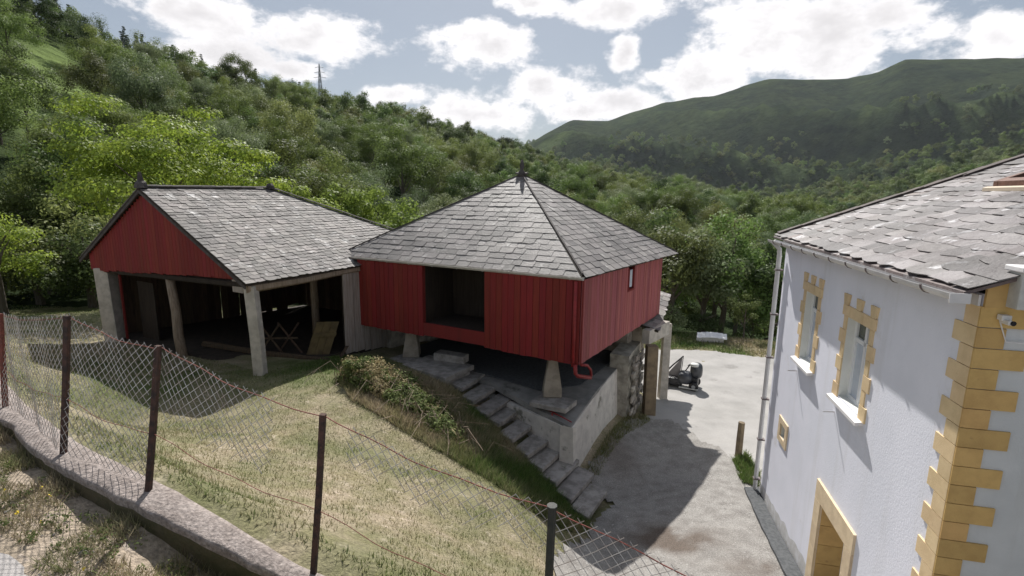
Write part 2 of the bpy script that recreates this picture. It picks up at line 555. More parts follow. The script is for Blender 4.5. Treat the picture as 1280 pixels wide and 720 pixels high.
STEPS = [((-1.27, 12.77), (-.72, 13.89), -5.0), ((-.95, 12.35), (-.34, 13.46), -5.18), ((-.58, 11.98), (0.03, 13.02), -5.37),
         ((-.27, 11.83), (.36, 12.80), -5.53), ((.05, 11.42), (.70, 12.42), -5.75), ((.42, 11.05), (1.09, 12.0), -5.95),
         ((.75, 10.8), (1.35, 11.75), -6.13), ((1.04, 10.46), (1.64, 11.42), -6.29), ((1.35, 10.1), (1.96, 11.1), -6.46), ((1.65, 9.7), (2.18, 10.6), -6.6)]
CTRL = [(-4.33, 7.6, -4.0), (-4.55, 6.17, -3.35), (-7.88, 10.43, -4.15), (-9.85, 10.39, -3.8), (-5.63, 9.29, -4.42), (-7.65, 8.64, -4.0), (-6.81, 10.31, -4.38), (-13.6, 13.52, -4.2), (-20.1, 21.27, -5.0),
        (-21.6, 23.3, -5.2), (-16.4, 18.9, -4.85), (-4.03, 11.21, -4.33), (-5.55, 11.29, -4.38), (-3.67, 14.17, -4.75), (-3.2, 14.45, -4.87),
        (-2.88, 4.97, -3.2), (-2.14, 5.22, -3.5), (-1.43, 6.05, -4.1), (-.36, 5.68, -4.5), (-2.91, 8.76, -4.4), (-1.1, 8.37, -4.9), (.05, 8.09, -5.3),
        (.56, 7.33, -5.5), (.81, 7.22, -5.72), (2.06, 9.9, -6.65), (1.41, 7.79, -6.2), (4.74, 12.32, -6.75), (5.68, 10.68, -6.6), (4.98, 7.7, -6.3),
        (2.86, 7.55, -6.2), (3.46, 14.31, -6.7), (4.83, 14.73, -6.78), (6.18, 12.91, -6.78), (6.98, 22.5, -7.0), (10.8, 20.96, -7.0), (10.4, 24.6, -7.0),
        (8.8, 25.9, -7.1), (11.7, 24., -7.0), (14, 16, -6.95), (14, 8, -6.7), (8, 5, -6.2), (3.5, 4.6, -5.4), (1.7, 5.5, -5.2), (6.1, 17.6, -6.92),
        (-6.2, 11.85, -4.42), (-10, 14.1, -4.6), (-13.5, 16.2, -4.72), (-8, 16, -4.72), (-5, 17.5, -4.9), (-3.6, 16.7, -4.92), (-4.4, 15.4, -4.85),
        (0, 15.5, -5.5), (-2, 15.9, -5.2), (2, 15, -5.9), (3, 17, -6.6), (0, 20.5, -6.0), (-4, 22, -5.6), (-10, 22, -5.4), (-18, 28, -6.0), (-30, 26, -5.8),
        (-25, 16, -4.4), (3, 24, -6.9), (16, 27, -7.4), (0, 28, -7.2), (9, 29, -7.4), (-10, 30, -6.6), (22, 22, -7.2), (22, 8, -6.9)]
for (lx, ly), (rx_, ry_), zz in STEPS:
    CTRL.append((lx - .22, ly - .38, zz + .02))
    CTRL.append((lx + .1, ly + .15, zz - .28))
    CTRL.append((rx_, ry_, zz - .33))
for p in FENCE[1:9]:
    CTRL.append((p[0] + .1, p[1] + .35, p[2] - .05))
CT = np.array(CTRL)


def tps(r2):
    return np.where(r2 > 1e-9, .5 * r2 * np.log(np.maximum(r2, 1e-9)), 0)


def _fit():
    n = len(CT)
    d2 = ((CT[:, None, :2] - CT[None, :, :2]) ** 2).sum(-1)
    K = tps(d2) + np.eye(n) * .05
    P = np.c_[np.ones(n), CT[:, :2]]
    A = np.block([[K, P], [P.T, np.zeros((3, 3))]])
    return np.linalg.solve(A, np.r_[CT[:, 2], 0, 0, 0])


CO = _fit()

AZ = [-75, -50, -42.6, -38.2, -35.7, -30, -24.2, -19.8, -13.6, -7, -.2, 5, 10.2, 16.1, 21.6, 28, 36, 44, 60, 75]
TN1 = [.27, .26, .243, .211, .198, .170, .148, .138, .126, .096, .068, .036, .014, -.006, -.020, -.052, -.064, -.055, -.03, -.02]
DR1 = [230, 230, 240, 250, 255, 275, 300, 325, 360, 420, 480, 540, 590, 620, 560, 430, 330, 260, 220, 220]
TN2 = [.2, .2, .2, .2, .18, .15, .12, .10, .08, .06, .04, .03, .02, .012, .004, .010, .036, .066, .08, .08]
AZ3 = [-75, -30, -13, -7, -.2, 3.2, 6.2, 10, 15.6, 20.1, 25, 31.6, 33.9, 35.5, 39.2, 43, 60, 75]
TN3 = [.2, .2, .08, .07, .080, .112, .139, .138, .167, .174, .197, .186, .193, .206, .199, .190, .19, .19]


def vnoise(x, y, s, oct=4, seed=0):
    """Cheap smooth value noise on arrays, about -1..1."""
    tot = np.zeros_like(x, float)
    amp, f = 1., s
    tb = np.random.default_rng(seed + 99).uniform(-1, 1, (256, 256))
    for _ in range(oct):
        X, Y = x * f, y * f
        ix, iy = np.floor(X).astype(int), np.floor(Y).astype(int)
        fx, fy = X - ix, Y - iy
        fx, fy = fx * fx * (3 - 2 * fx), fy * fy * (3 - 2 * fy)
        g = lambda i, j: tb[(ix + i) % 256, (iy + j) % 256]
        tot += amp * ((g(0, 0) * (1 - fx) + g(1, 0) * fx) * (1 - fy) + (g(0, 1) * (1 - fx) + g(1, 1) * fx) * fy)
        amp *= .5
        f *= 2.03
    return tot


def hill_z(x, y):
    x, y = np.asarray(x, float), np.asarray(y, float)
    D = np.hypot(x, y)
    az = np.degrees(np.arctan2(x, y))
    i = lambda T: np.interp(az, AZ, T)
    dr = i(DR1)
    z1 = i(TN1) * dr
    base = np.interp(az, [-50, -30, 0, 30, 50], [-6.2, -8.0, -12, -14.0, -13.0])
    nodes = [(np.full_like(D, 26), np.interp(az, [-50, -20, 0, 20, 50], [-5.5, -6.2, -7, -7.1, -7.0])), (np.full_like(D, 48), base),
             (dr * .55, base + (z1 - base) * .44), (dr, z1), (dr * 1.3, z1 - .05 * dr),
             (np.full_like(D, 1150), i(TN2) * 1150), (np.full_like(D, 1400), i(TN2) * 1150 - 25), (np.full_like(D, 2700), np.interp(az, AZ3, TN3) * 2700), (np.full_like(D, 3600), np.interp(az, AZ3, TN3) * 2700 - 240)]
    z = nodes[0][1].copy()
    for (d0, h0), (d1, h1) in zip(nodes[:-1], nodes[1:]):
        t = np.clip((D - d0) / np.maximum(d1 - d0, 1), 0, 1)
        z = np.where(D >= d0, h0 + (h1 - h0) * t, z)
    k1 = np.clip((D - 50) / 200, 0, 1) * np.clip((1500 - D) / 900, 0, 1)
    z = z + k1 * (vnoise(x, y, 1 / 90, 3, 1) * 2.4)
    # spurs and gullies of the far mountain; its skyline keeps its height
    k2 = np.clip((D - 900) / 700, 0, 1) * np.clip((2600 - D) / 800, 0, 1)
    rg = 1 - np.abs(vnoise(x + y * .55, y * .30, 1 / 560, 3, 5))
    z = z + k2 * (rg - .66) * 265 + np.clip((D - 700) / 900, 0, 1) * vnoise(x, y, 1 / 120, 3, 8) * 5
    return z


def ground_z(x, y):
    x, y = np.atleast_1d(np.asarray(x, float)), np.atleast_1d(np.asarray(y, float))
    shp = x.shape
    xf, yf = x.ravel(), y.ravel()
    out = np.zeros(len(xf))
    n = len(CT)
    for s in range(0, len(xf), 8000):
        xs, ys = xf[s:s + 8000], yf[s:s + 8000]
        d2 = (xs[:, None] - CT[None, :, 0]) ** 2 + (ys[:, None] - CT[None, :, 1]) ** 2
        out[s:s + 8000] = tps(d2) @ CO[:n] + CO[n] + CO[n + 1] * xs + CO[n + 2] * ys
    D = np.hypot(xf, yf)
    t = np.clip((D - 26) / 8, 0, 1)
    t = t * t * (3 - 2 * t)
    return (np.clip(out, -9, -2) * (1 - t) + hill_z(xf, yf) * t).reshape(shp)


def gz(x, y):
    return float(ground_z(np.array([x]), np.array([y]))[0])


def grid_mesh(name, xs, ys, zf, keep, m, attr=None, smooth=True):
    X, Y = np.meshgrid(xs, ys)
    Z = zf(X, Y)
    nx, ny = len(xs), len(ys)
    q = np.arange(nx * ny).reshape(ny, nx)
    F = np.stack([q[:-1, :-1], q[:-1, 1:], q[1:, 1:], q[1:, :-1]], -1).reshape(-1, 4)
    cx = (X[:-1, :-1] + X[1:, 1:]).ravel() / 2
    cy = (Y[:-1, :-1] + Y[1:, 1:]).ravel() / 2
    if keep is not None:
        F = F[keep(cx, cy)]
    used = np.unique(F)
    mp = np.zeros(nx * ny, int)
    mp[used] = np.arange(len(used))
    co = np.stack([X.ravel(), Y.ravel(), Z.ravel()], -1)[used]
    at = {'green': attr(co[:, 0], co[:, 1])} if attr else None
    return np_mesh(name, co, mp[F].ravel(), 4, m, smooth, at)


def in_poly(x, y, poly):
    ins = np.zeros(np.shape(x), bool)
    n = len(poly)
    for i in range(n):
        x0, y0 = poly[i]
        x1, y1 = poly[(i + 1) % n]
        c = ((y0 > y) != (y1 > y)) & (x < (x1 - x0) * (y - y0) / (y1 - y0 + 1e-12) + x0)
        ins ^= c
    return ins


RAMP = [(.6, 4.2), (.62, 6.6), (.95, 7.6), (1.5, 8.8), (1.75, 9.6), (2.4, 10.5), (1.9, 11.5), (2.7, 12.9), (3.4, 14.3), (4.1, 14.6), (4.85, 14.85), (5.3, 14.0), (5.75, 12.9), (5.8, 11.6), (5.95, 10.4), (8, 9), (8, 3.0), (3, 2.2)]
YARD = [(4.9, 13.6), (3.9, 14.3), (4.2, 14.9), (4.6, 17), (5.2, 20), (6.2, 23.0), (9, 22.7), (11.5, 21.6), (15, 19.5), (16, 14), (12, 9), (6, 10.2), (5.5, 11.4), (5.4, 12.6)]
BANK = [(-3.9, 11.2), (-2.9, 12.6), (-1.6, 12.6), (-.6, 11.9), (.4, 11.0), (1.4, 10.2), (1.75, 9.4), (1.2, 8.6), (.3, 8.4), (-.9, 8.9), (-2.2, 9.5), (-3.4, 10.3)]


def greenness(x, y):
    g = vnoise(x, y, .5, 4, 3) * .20 + vnoise(x, y, 2.2, 3, 4) * .22 + .36
    # greener patches: beside and before the shed, on the bank, towards the trees
    shed = np.exp(-((x + 4.6) ** 2 / 3.2 + (y - 13.2) ** 2 / 3.5))
    left = np.exp(-((x + 8.0) ** 2 / 9 + (y - 11.2) ** 2 / 3.))
    g = g + .75 * shed + .25 * left
    g = np.where(in_poly(x, y, BANK), np.maximum(g, .55 + .4 * vnoise(x, y, 1.2, 3, 6)), g)
    D = np.hypot(x, y)
    g = g + .35 * np.clip((D - 24) / 4, 0, 1)
    back = in_poly(x, y, [(4, 22.6), (16, 19), (22, 24), (10, 30), (2, 28)])
    g = np.where(back, .55 + .5 * vnoise(x, y, .8, 3, 9), g)
    return np.clip(g, 0, 1)


xs = np.concatenate([np.arange(-34, -12, .5), np.arange(-12, 7, .16), np.arange(7, 34.1, .6)])
ys = np.concatenate([np.arange(-6, 1.6, .6), np.arange(1.6, 15, .16), np.arange(15, 38, .5)])


def near_z(x, y):
    z = ground_z(x, y) + vnoise(x, y, 1.6, 3, 2) * .025
    sd, wz = fence_rel(x, y)
    t = np.clip((.70 - sd) / .55, 0, 1)
    return z * (1 - t) + (wz - .035) * t


meadow = link('meadow_ground', grid_mesh('meadow_ground', xs, ys, near_z, lambda x, y: (fence_rel(x, y)[0] > -.05) & (np.hypot(x, y) < 36), 'lawn_soil', greenness))
setp(meadow, 'sloping dry meadow around the red granary', 'ground', kind='structure')

ramp_stain = lambda x, y: np.clip(1.15 * np.exp(-(((x - 3.1) / .75) ** 2 + ((y - 8.75) / .42) ** 2)) * (1.0 + .9 * vnoise(x, y, 3, 3, 12)) + .7 * np.exp(-(((x - 4.2) / .5) ** 2 + ((y - 7.75) / .25) ** 2)) * (1 + vnoise(x, y, 4, 3, 13)) + .55 * np.exp(-(((x - 2.75) / .6) ** 2 + ((y - 12.6) / 1.2) ** 2)), 0, .85)
gx = np.arange(.4, 8.3, .13)
gy = np.arange(2., 15.2, .13)
o = link('gravel_driveway', grid_mesh('gravel_driveway', gx, gy, lambda x, y: near_z(x, y) + .045 + vnoise(x, y, 6, 2, 15) * .006, lambda x, y: in_poly(x + .12 * vnoise(x, y, 1.5, 3, 21), y + .12 * vnoise(x, y, 1.5, 3, 22), RAMP), 'gravel', ramp_stain))
setp(o, 'grey gravelly driveway ramp between granary and white house', 'driveway', kind='structure')
gx = np.arange(3.6, 17, .13)
gy = np.arange(8.6, 24, .13)
o = link('concrete_yard', grid_mesh('concrete_yard', gx, gy, lambda x, y: near_z(x, y) + .022, lambda x, y: in_poly(x + .08 * vnoise(x, y, 2, 3, 31), y + .08 * vnoise(x, y, 2, 3, 32), YARD), 'yard_concrete'))
setp(o, 'pale concrete yard below the granary', 'yard', kind='structure')


def verge_z(x, y):
    sd, wz = fence_rel(x, y)
    d = -sd
    t = np.clip((d - .25) / .5, 0, 1)
    lo = wz - .19 - .20 * np.clip((x + 3.2) / 1.2, 0, 1)
    return lo * (1 - t) + (-2.83 - .07 * np.clip(x + 3, -4, 12)) * t + vnoise(x, y, 2.2, 4, 41) * .045


vx = np.arange(-15, 9, .15)
vy = np.arange(-9, 12, .15)
o = link('road_verge', grid_mesh('road_verge', vx, vy, verge_z, lambda x, y: (fence_rel(x, y)[0] < .02) & (fence_rel(x, y)[0] > -1.15), 'verge_soil', None))
setp(o, 'weedy earth verge between the road and the low wall', 'verge', kind='structure')
ctr = []
for a_, b_ in zip(FP[:-1], FP[1:]):
    n_ = max(2, int(np.hypot(*(b_ - a_)[:2]) / .10))
    ctr += [a_[:2] + (b_ - a_)[:2] * (k / n_) for k in range(n_)]
ctr = np.array(ctr)
tg = np.gradient(ctr, axis=0)
for _ in range(25):
    tg[1:-1] = (tg[:-2] + tg[1:-1] * 2 + tg[2:]) / 4
tg /= np.linalg.norm(tg, axis=1)[:, None]
nr = np.stack([tg[:, 1], -tg[:, 0]], -1)
edge = .84 + .09 * vnoise(ctr[:, 0], ctr[:, 1], 1.6, 3, 44) + .03 * vnoise(ctr[:, 0], ctr[:, 1], 7, 2, 45)
offs = [0, .12, .3, .6, 1.2, 2.4, 4.5, 8.]
RC = np.concatenate([np.concatenate([ctr + nr * (edge + d)[:, None], np.full((len(ctr), 1), .0)], 1)[:, None] for d in offs], 1)
RC[:, :, 2] = verge_z(RC[:, :, 0], RC[:, :, 1]) + np.array([.0, .03, .04, .05, .06, .06, .06, .06])[None]
q = np.arange(RC.shape[0] * RC.shape[1]).reshape(RC.shape[:2])
RF = np.stack([q[:-1, :-1], q[:-1, 1:], q[1:, 1:], q[1:, :-1]], -1).reshape(-1, 4)[:, ::-1]
o = link('road', np_mesh('road', RC.reshape(-1, 3), RF.ravel(), 4, 'road', True))
setp(o, 'worn pale asphalt road edge at the lower left', 'road', kind='structure')

# hills: one sheet in rings out to the mountain skyline
azs = np.radians(np.arange(-76, 76.1, .45))
ds = np.concatenate([np.arange(32, 120, 3.), np.geomspace(120, 3600, 150)])
AA, DD = np.meshgrid(azs, ds)
HX, HY = np.sin(AA) * DD, np.cos(AA) * DD
HZ = np.where(DD < 36, ground_z(HX, HY) - .12, hill_z(HX, HY))
q = np.arange(HX.size).reshape(HX.shape)
HF = np.stack([q[:-1, :-1], q[1:, :-1], q[1:, 1:], q[:-1, 1:]], -1).reshape(-1, 4)[:, ::-1]
MEADOW_AZ = np.degrees(AA)
clear = np.exp(-(((MEADOW_AZ + 40.3) / 2.8) ** 2 + ((DD - 122) / 45) ** 2)) * 1.9
far_g = np.clip((vnoise(HX, HY, 1 / 160, 4, 51) * .5 + .08), 0, 1) * np.clip((DD - 500) / 600, 0, 1) * np.clip((2600 - DD) / 1200, .12, 1)
o = link('hills', np_mesh('hills', np.stack([HX.ravel(), HY.ravel(), HZ.ravel()], -1), HF.ravel(), 4, 'hill', True, {'green': np.clip(clear + far_g, 0, 1).ravel()}))
setp(o, 'wooded valley sides and far green mountain ridge', 'hills', kind='structure')

# ------------------------------------------------------------------ slate roofs
def slate_unit(name, m, seed, ragged):
    """One slate, 1 wide x 1 long x 1 thick: irregular lower edge, 0 at the lower end."""
    r = random.Random(seed)
    j = lambda a: r.uniform(-a, a)
    out = [(-.49 + j(.02), 1.0), (-.495 + j(.02), .35), (-.485 + j(.02), .015 + abs(j(ragged))), (-.2, j(ragged) * .7), (.15, j(ragged) * .7),
           (.48 + j(.02), .015 + abs(j(ragged))), (.495 + j(.02), .4), (.49 + j(.02), 1.0)]
    n = len(out)
    vs = [(x, y, 0) for x, y in out] + [(x, y, 1 + j(.12)) for x, y in out]
    fs = [tuple(range(n, 2 * n))[::-1], tuple(range(n))] + [((i + 1) % n, i, n + i, n + (i + 1) % n) for i in range(n)]
    me = bpy.data.meshes.new(name)
    me.from_pydata(vs, [], [f[::-1] for f in fs])
    me.materials.append(MATS[m])
    me.update()
    return me


def clip_poly(P, conv):
    """Sutherland-Hodgman: polygon P cut by the convex face outline."""
    ar = sum(conv[i][0] * conv[(i + 1) % len(conv)][1] - conv[(i + 1) % len(conv)][0] * conv[i][1] for i in range(len(conv)))
    sg = 1 if ar > 0 else -1
    for i in range(len(conv)):
        (ax, ay), (bx_, by_) = conv[i], conv[(i + 1) % len(conv)]
        side = lambda p: sg * ((bx_ - ax) * (p[1] - ay) - (by_ - ay) * (p[0] - ax))
        out = []
        for j in range(len(P)):
            p, q_ = P[j], P[(j + 1) % len(P)]
            sp_, sq = side(p), side(q_)
            if sp_ >= 0:
                out.append(p)
            if (sp_ > 0 and sq < 0) or (sp_ < 0 and sq > 0):
                t = sp_ / (sp_ - sq)
                out.append((p[0] + (q_[0] - p[0]) * t, p[1] + (q_[1] - p[1]) * t))
        P = out
        if len(P) < 3:
            return []
    return P


def slate_rows(poly, expo, wmin, wmax, lift, seed, lenf=1.75, over=.05, ragged=True):
    """Rows of slate placements over a planar roof face; poly[0]-poly[1] is the eave. Yields (matrix, size)."""
    r = random.Random(seed)
    P = [Vector(p) for p in poly]
    u = (P[1] - P[0]).normalized()
    n = u.cross(P[-1] - P[0]).normalized()
    if n.z < 0:
        n = -n
    v = n.cross(u)
    if v.z < 0:
        v = -v
    uv = [((p - P[0]).dot(u), (p - P[0]).dot(v)) for p in P]
    vmax = max(b for _, b in uv)
    uvx = [(a, b if b > .001 else -over - .02) for a, b in uv]
    slope0 = max(0, (uv[-1][0] - uv[0][0])) / max(uv[-1][1], .01)
    e1 = uv[2] if len(uv) > 3 else uv[-1]
    slope1 = max(0, (uv[1][0] - e1[0])) / max(e1[1], .01)
    out = []
    k = 0
    while True:
        v0 = -over + k * expo * r.uniform(.99, 1.01)
        k += 1
        vm = v0 + expo * .5
        if vm > vmax:
            break
        vm = max(vm, .001)
        xsn = []
        for i in range(len(uv)):
            (a0, b0), (a1, b1) = uv[i], uv[(i + 1) % len(uv)]
            if (b0 - vm) * (b1 - vm) < 0:
                xsn.append(a0 + (a1 - a0) * (vm - b0) / (b1 - b0))
        if len(xsn) < 2:
            continue
        x0, x1 = min(xsn), max(xsn)
        xe0 = x0 + slope0 * expo * 1.4 + .001
        xe1 = x1 - slope1 * expo * 1.4 - .001
        x0, x1 = x0 - slope0 * expo * .6, x1 + slope1 * expo * .6
        x = x0 - r.uniform(0, wmin * .2) * (slope0 < .05)
        while x < x1 - .03:
            w = r.uniform(wmin, wmax)
            if x + w > x1 - wmin * .45:
                w = x1 - x + .01
            ln = min(expo * lenf * r.uniform(.92, 1.1), vmax - v0 + .06)
            lo = lift * r.uniform(1.0, 1.22)
            th = lift * r.uniform(.26, .40)
            jit = r.uniform(-.025, .025) * expo if ragged else 0
            base = P[0] + u * (x + w / 2) + v * (v0 + jit) + n * (lo + .006)
            ydir = (v * ln - n * lo).normalized() * ln
            rot = r.uniform(-.016, .016) if ragged else 0
            tx = (u + v * rot + n * r.uniform(-.010, .010)).normalized()
            if x <= xe0 or x + w >= xe1:
                pg_ = clip_poly([(x, v0), (x + w, v0), (x + w, v0 + ln), (x, v0 + ln)], uvx)
                if len(pg_) > 2:
                    c = x + w / 2
                    loc = [(a - c, b - v0 - jit) for a, b in pg_]
                    out.append((frame(base, tx, ydir.normalized(), n), w * expo, base, (loc, th)))
            else:
                out.append((frame(base, tx * (w * .992), ydir, n * th), w * expo, base, None))
            x += w
    return out


def lay_slates(rows, hidden, units, parent, mname, name='slate', limit=300):
    """The slates that show largest are parts; the rest of the field is one part of the same roof."""
    order = sorted(range(len(rows)), key=lambda i: -rows[i][1] / (rows[i][2].length ** 2))
    big = set(order[:limit])
    rest = [(rows[i][0], rows[i][3]) for i in range(len(rows)) if i not in big] + [(h[0], h[3]) for h in hidden]
    r = random.Random(5)
    def cut(loc, th):
        k = len(loc)
        return [(x, y, 0) for x, y in loc] + [(x, y, th) for x, y in loc], \
               [tuple(range(k))[::-1], tuple(range(k, 2 * k))] + [(i, (i + 1) % k, k + (i + 1) % k, k + i) for i in range(k)]
    for i in sorted(big):
        if rows[i][3]:
            me = bpy.data.meshes.new(name)
            v_, f_ = cut(*rows[i][3])
            me.from_pydata(v_, [], f_)
            me.materials.append(units[0].materials[0])
            link(name, me, parent, rows[i][0])
        else:
            link(name, r.choice(units), parent, rows[i][0])
    if rest:
        us = [np.array([tuple(v.co) + (1,) for v in um.vertices]) for um in units]
        fs = [[tuple(p.vertices) for p in um.polygons] for um in units]
        vs, ff = [], []
        b = 0
        for M, cp in rest:
            if cp:
                v_, f_ = cut(*cp)
                c = np.c_[np.array(v_), np.ones(len(v_))] @ np.array(M).T
            else:
                k = r.randrange(len(units))
                c = us[k] @ np.array(M).T
                f_ = fs[k]
            vs.extend(map(tuple, c[:, :3]))
            ff.extend(tuple(b + i for i in f) for f in f_)
            b += len(c)
        me = bpy.data.meshes.new(name + '_field')
        me.from_pydata(vs, [], ff)
        me.materials.append(MATS[mname])
        setp(link(name + '_field', me, parent), kind='stuff')


def hip_caps(a, b, parent, m, w=.13, step=.3, name='hip_ridge'):
    a, b = Vector(a), Vector(b)
    d = (b - a)
    L = d.length
    d.normalize()
    s = d.cross(Vector((0, 0, 1))).normalized()
    up_ = s.cross(d)
    mb = MB()
    k = 0
    while k * step < L:
        p = a + d * (k * step) + up_ * (.035 + random.uniform(0, .012))
        ln = min(step * 1.15, L - k * step + .03)
        for sg in (-1, 1):
            dn = (s * sg * .9 - up_ * .42)
            mb.obox(p, d * ln + up_ * .008, dn * w * random.uniform(.9, 1.1), up_ * .02)
        k += 1
    return mb.build(name, m, parent)


# ------------------------------------------------------------------ the red granary on stone pillars
GF, GL, GR = V(1.60, 11.60, 0), V(-4.56, 15.0, 0), V(5.03, 17.13, 0)      # wall corners: front, left, right
GB = GL + GR - GF
ZT, ZB = -1.90, -3.94
EF, EL, ER = V(1.63, 11.62, -1.86), V(-5.22, 15.46, -1.86), V(5.60, 17.36, -1.90)
EB = EL + ER - EF
APEX = V(.26, 16.42, .59)
gran = thing('granary', (.3, 16.3, -5.2), 'square red timber granary raised on stone pillars under a slate pyramid roof', 'granary')
us = [slate_unit('slate', 'slate', s, .035) for s in range(6)]
uf = [slate_unit('slate_field', 'slate_field', s, .10) for s in range(6)]
vis = slate_rows([EF, ER, APEX], .218, .22, .52, .024, 2) + slate_rows([EL, EF, APEX], .218, .22, .52, .024, 1)
hid = slate_rows([ER, EB, APEX], .262, .34, .62, .02, 3) + slate_rows([EB, EL, APEX], .262, .34, .62, .02, 4)
lay_slates(vis, hid, us, gran, 'slate_field')
for e in (EF, EL, ER, EB):
    MB().tube([e + (APEX - e) * t + V(0, 0, .045) for t in (.01, .2, .4, .6, .8, 1)], .030, 4).rough(.012, 4).build('hip_ridge', 'hip_dark', gran)
dk = MB()
for a, b in ((EL, EF), (EF, ER), (ER, EB), (EB, EL)):
    ins = (EF + EB) / 2
    a2, b2 = a + (ins - a) * .012, b + (ins - b) * .012
    dk.prism([a2, b2, APEX], V(0, 0, -.06))
dk.build('roof_deck', 'roof_deck', gran)
fin = MB().tube([APEX + V(0, 0, -.05), APEX + V(0, 0, .12), APEX + V(0, 0, .16), APEX + V(.01, 0, .3), APEX + V(.01, 0, .47)], [.16, .10, .05, .075, .03], 8)
fin.rough(.012, 9).build('finial', 'hip_dark', gran, True)
fin2 = MB().prism([APEX + V(-.2, -.1, .02), APEX + V(.2, -.1, .02), APEX + V(.14, .1, .05), APEX + V(-.14, .1, .05)], V(0, 0, .05))
fin2.build('cap_stone', 'hip_dark', gran)


def wall_axes(a, b):
    d = (b - a).normalized()
    return d, V(d.y, -d.x, 0)          # along, outward (viewer's side)


pu = rounded_block('plank', 'red_plank')
pf = rounded_block('plank', 'red_plank_sheen')


def planks(a, b, spans, width, parent, zt=lambda s: ZT, zb=lambda s: ZB, unit=None, th=.028, gap=.010, name='plank', off=0.):
    d, n = wall_axes(a, b)
    unit = unit or pu
    r = random.Random(int(abs(a.x) * 100))
    for s0, s1, lo, hi in spans:
        cnt = max(1, round((s1 - s0) / width))
        w = (s1 - s0) / cnt
        for k in range(cnt):
            s = s0 + k * w
            t0 = (lo or zb)(s + w / 2) + r.uniform(-.012, .012)
            t1 = (hi or zt)(s + w / 2)
            o_ = a + d * (s + gap / 2) + n * (off + r.uniform(0, .006))
            link(name, unit, parent, frame(V(o_.x, o_.y, t0), d * (w - gap), n * th, V(0, 0, t1 - t0)))


cst = lambda z: (lambda s: z)
dF, nF = wall_axes(GL, GF)
LF = (GF - GL).length
# bottom edge of the front sags a little towards the right, as old boards do
zbF = lambda s: -3.92 - .035 * max(0, min(1, (s - 4.3) / 1.0))
planks(GL, GF, [(.0, 2.42, zbF, None), (4.42, LF - .02, zbF, None)], .178, gran)
DOOR0, DOOR1, DSILL = 2.42, 4.42, -3.53
MB().obox(GL + dF * DOOR0 + nF * -.02 + V(0, 0, -3.89), dF * (DOOR1 - DOOR0), nF * .05, V(0, 0, DSILL + 3.89)).build('door_sill_board', 'red_trim', gran, bevel=.006)
dR, nR = V((GR - GF).normalized().x, (GR - GF).normalized().y, 0), V((GR - GF).normalized().y, -(GR - GF).normalized().x, 0)
LR = (GR - GF).length
zbR = lambda s: -3.94 - .01 * s / LR
ztR = lambda s: -1.92 - .02 * s / LR
W0, W1, WB_ = 3.12, 3.66, -2.64
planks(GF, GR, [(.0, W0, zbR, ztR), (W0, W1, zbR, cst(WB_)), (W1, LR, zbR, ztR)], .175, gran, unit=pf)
# backing walls behind the boards, with the doorway and the little window left open
bk = MB()
for s0, s1, z0, z1 in ((.02, DOOR0, -3.88, ZT), (DOOR1, LF - .02, -3.9, ZT), (DOOR0, DOOR1, -3.86, DSILL - .02)):
    bk.obox(GL + dF * s0 - nF * .09 + V(0, 0, z0), dF * (s1 - s0), nF * .08, V(0, 0, z1 - z0))
for s0, s1, z0, z1 in ((.1, W0, -3.96, -1.98), (W1, LR, -3.96, -2.0), (W0, W1, -3.96, WB_ - .01)):
    bk.obox(GF + dR * s0 - nR * .09 + V(0, 0, z0), dR * (s1 - s0), nR * .08, V(0, 0, z1 - z0))
bk.obox(GL + V(0, 0, -3.9), (GB - GL) * .99, dF * .06, V(0, 0, 1.98))
bk.obox(GB + V(0, 0, -3.92) - (GB - GL).normalized() * .05, GR - GB, (GB - GL).normalized() * -.06, V(0, 0, 1.95))
bk.build('wall', 'red_trim', gran)
inn = -nF
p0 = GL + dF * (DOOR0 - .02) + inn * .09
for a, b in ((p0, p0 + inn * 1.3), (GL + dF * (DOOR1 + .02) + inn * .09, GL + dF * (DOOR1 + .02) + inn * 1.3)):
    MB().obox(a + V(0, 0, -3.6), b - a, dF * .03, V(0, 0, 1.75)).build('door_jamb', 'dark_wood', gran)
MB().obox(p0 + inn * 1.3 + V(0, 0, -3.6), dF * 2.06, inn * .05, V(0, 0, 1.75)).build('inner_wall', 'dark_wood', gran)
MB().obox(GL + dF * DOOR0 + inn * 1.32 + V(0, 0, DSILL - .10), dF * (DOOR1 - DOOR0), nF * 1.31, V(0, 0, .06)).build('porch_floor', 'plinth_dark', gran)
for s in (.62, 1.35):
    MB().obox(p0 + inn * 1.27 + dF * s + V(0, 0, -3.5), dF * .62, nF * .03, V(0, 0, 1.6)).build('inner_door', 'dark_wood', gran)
# corner boards, bottom beams, joists
cb = MB()
cb.obox(GF + nF * .03 + V(0, 0, ZB - .01), dF * -.13, nF * .022, V(0, 0, 2.02))
cb.obox(GF + nR * .03 + V(0, 0, ZB - .01), dR * .05, nR * .022, V(0, 0, 2.02))
cb.build('corner_board', 'red_trim', gran)
bm = MB()
cz = V(0, 0, -3.86)
bm.obox(GL + inn * .12 + cz, GF - GL, inn * .3, V(0, 0, .26))
bm.obox(GF - nR * .42 + cz + dR * .1, (GR - GF) * .98, nR * .3, V(0, 0, .22))
bm.obox(GL + cz + dF * .15, (GB - GL), dF * .3, V(0, 0, .26))
bm.obox(GB + cz + inn * -.4, GR - GB, inn * .3, V(0, 0, .26))
bm.build('floor_beam', 'dark_wood', gran)
MB().prism([GL + inn * .1 + V(0, 0, -3.60), GF + inn * .1 + V(0, 0, -3.60), GR - dR * .1 + V(0, 0, -3.60), GB - dR * .1 + V(0, 0, -3.60)], V(0, 0, .05)).build('floor', 'dark_wood', gran)
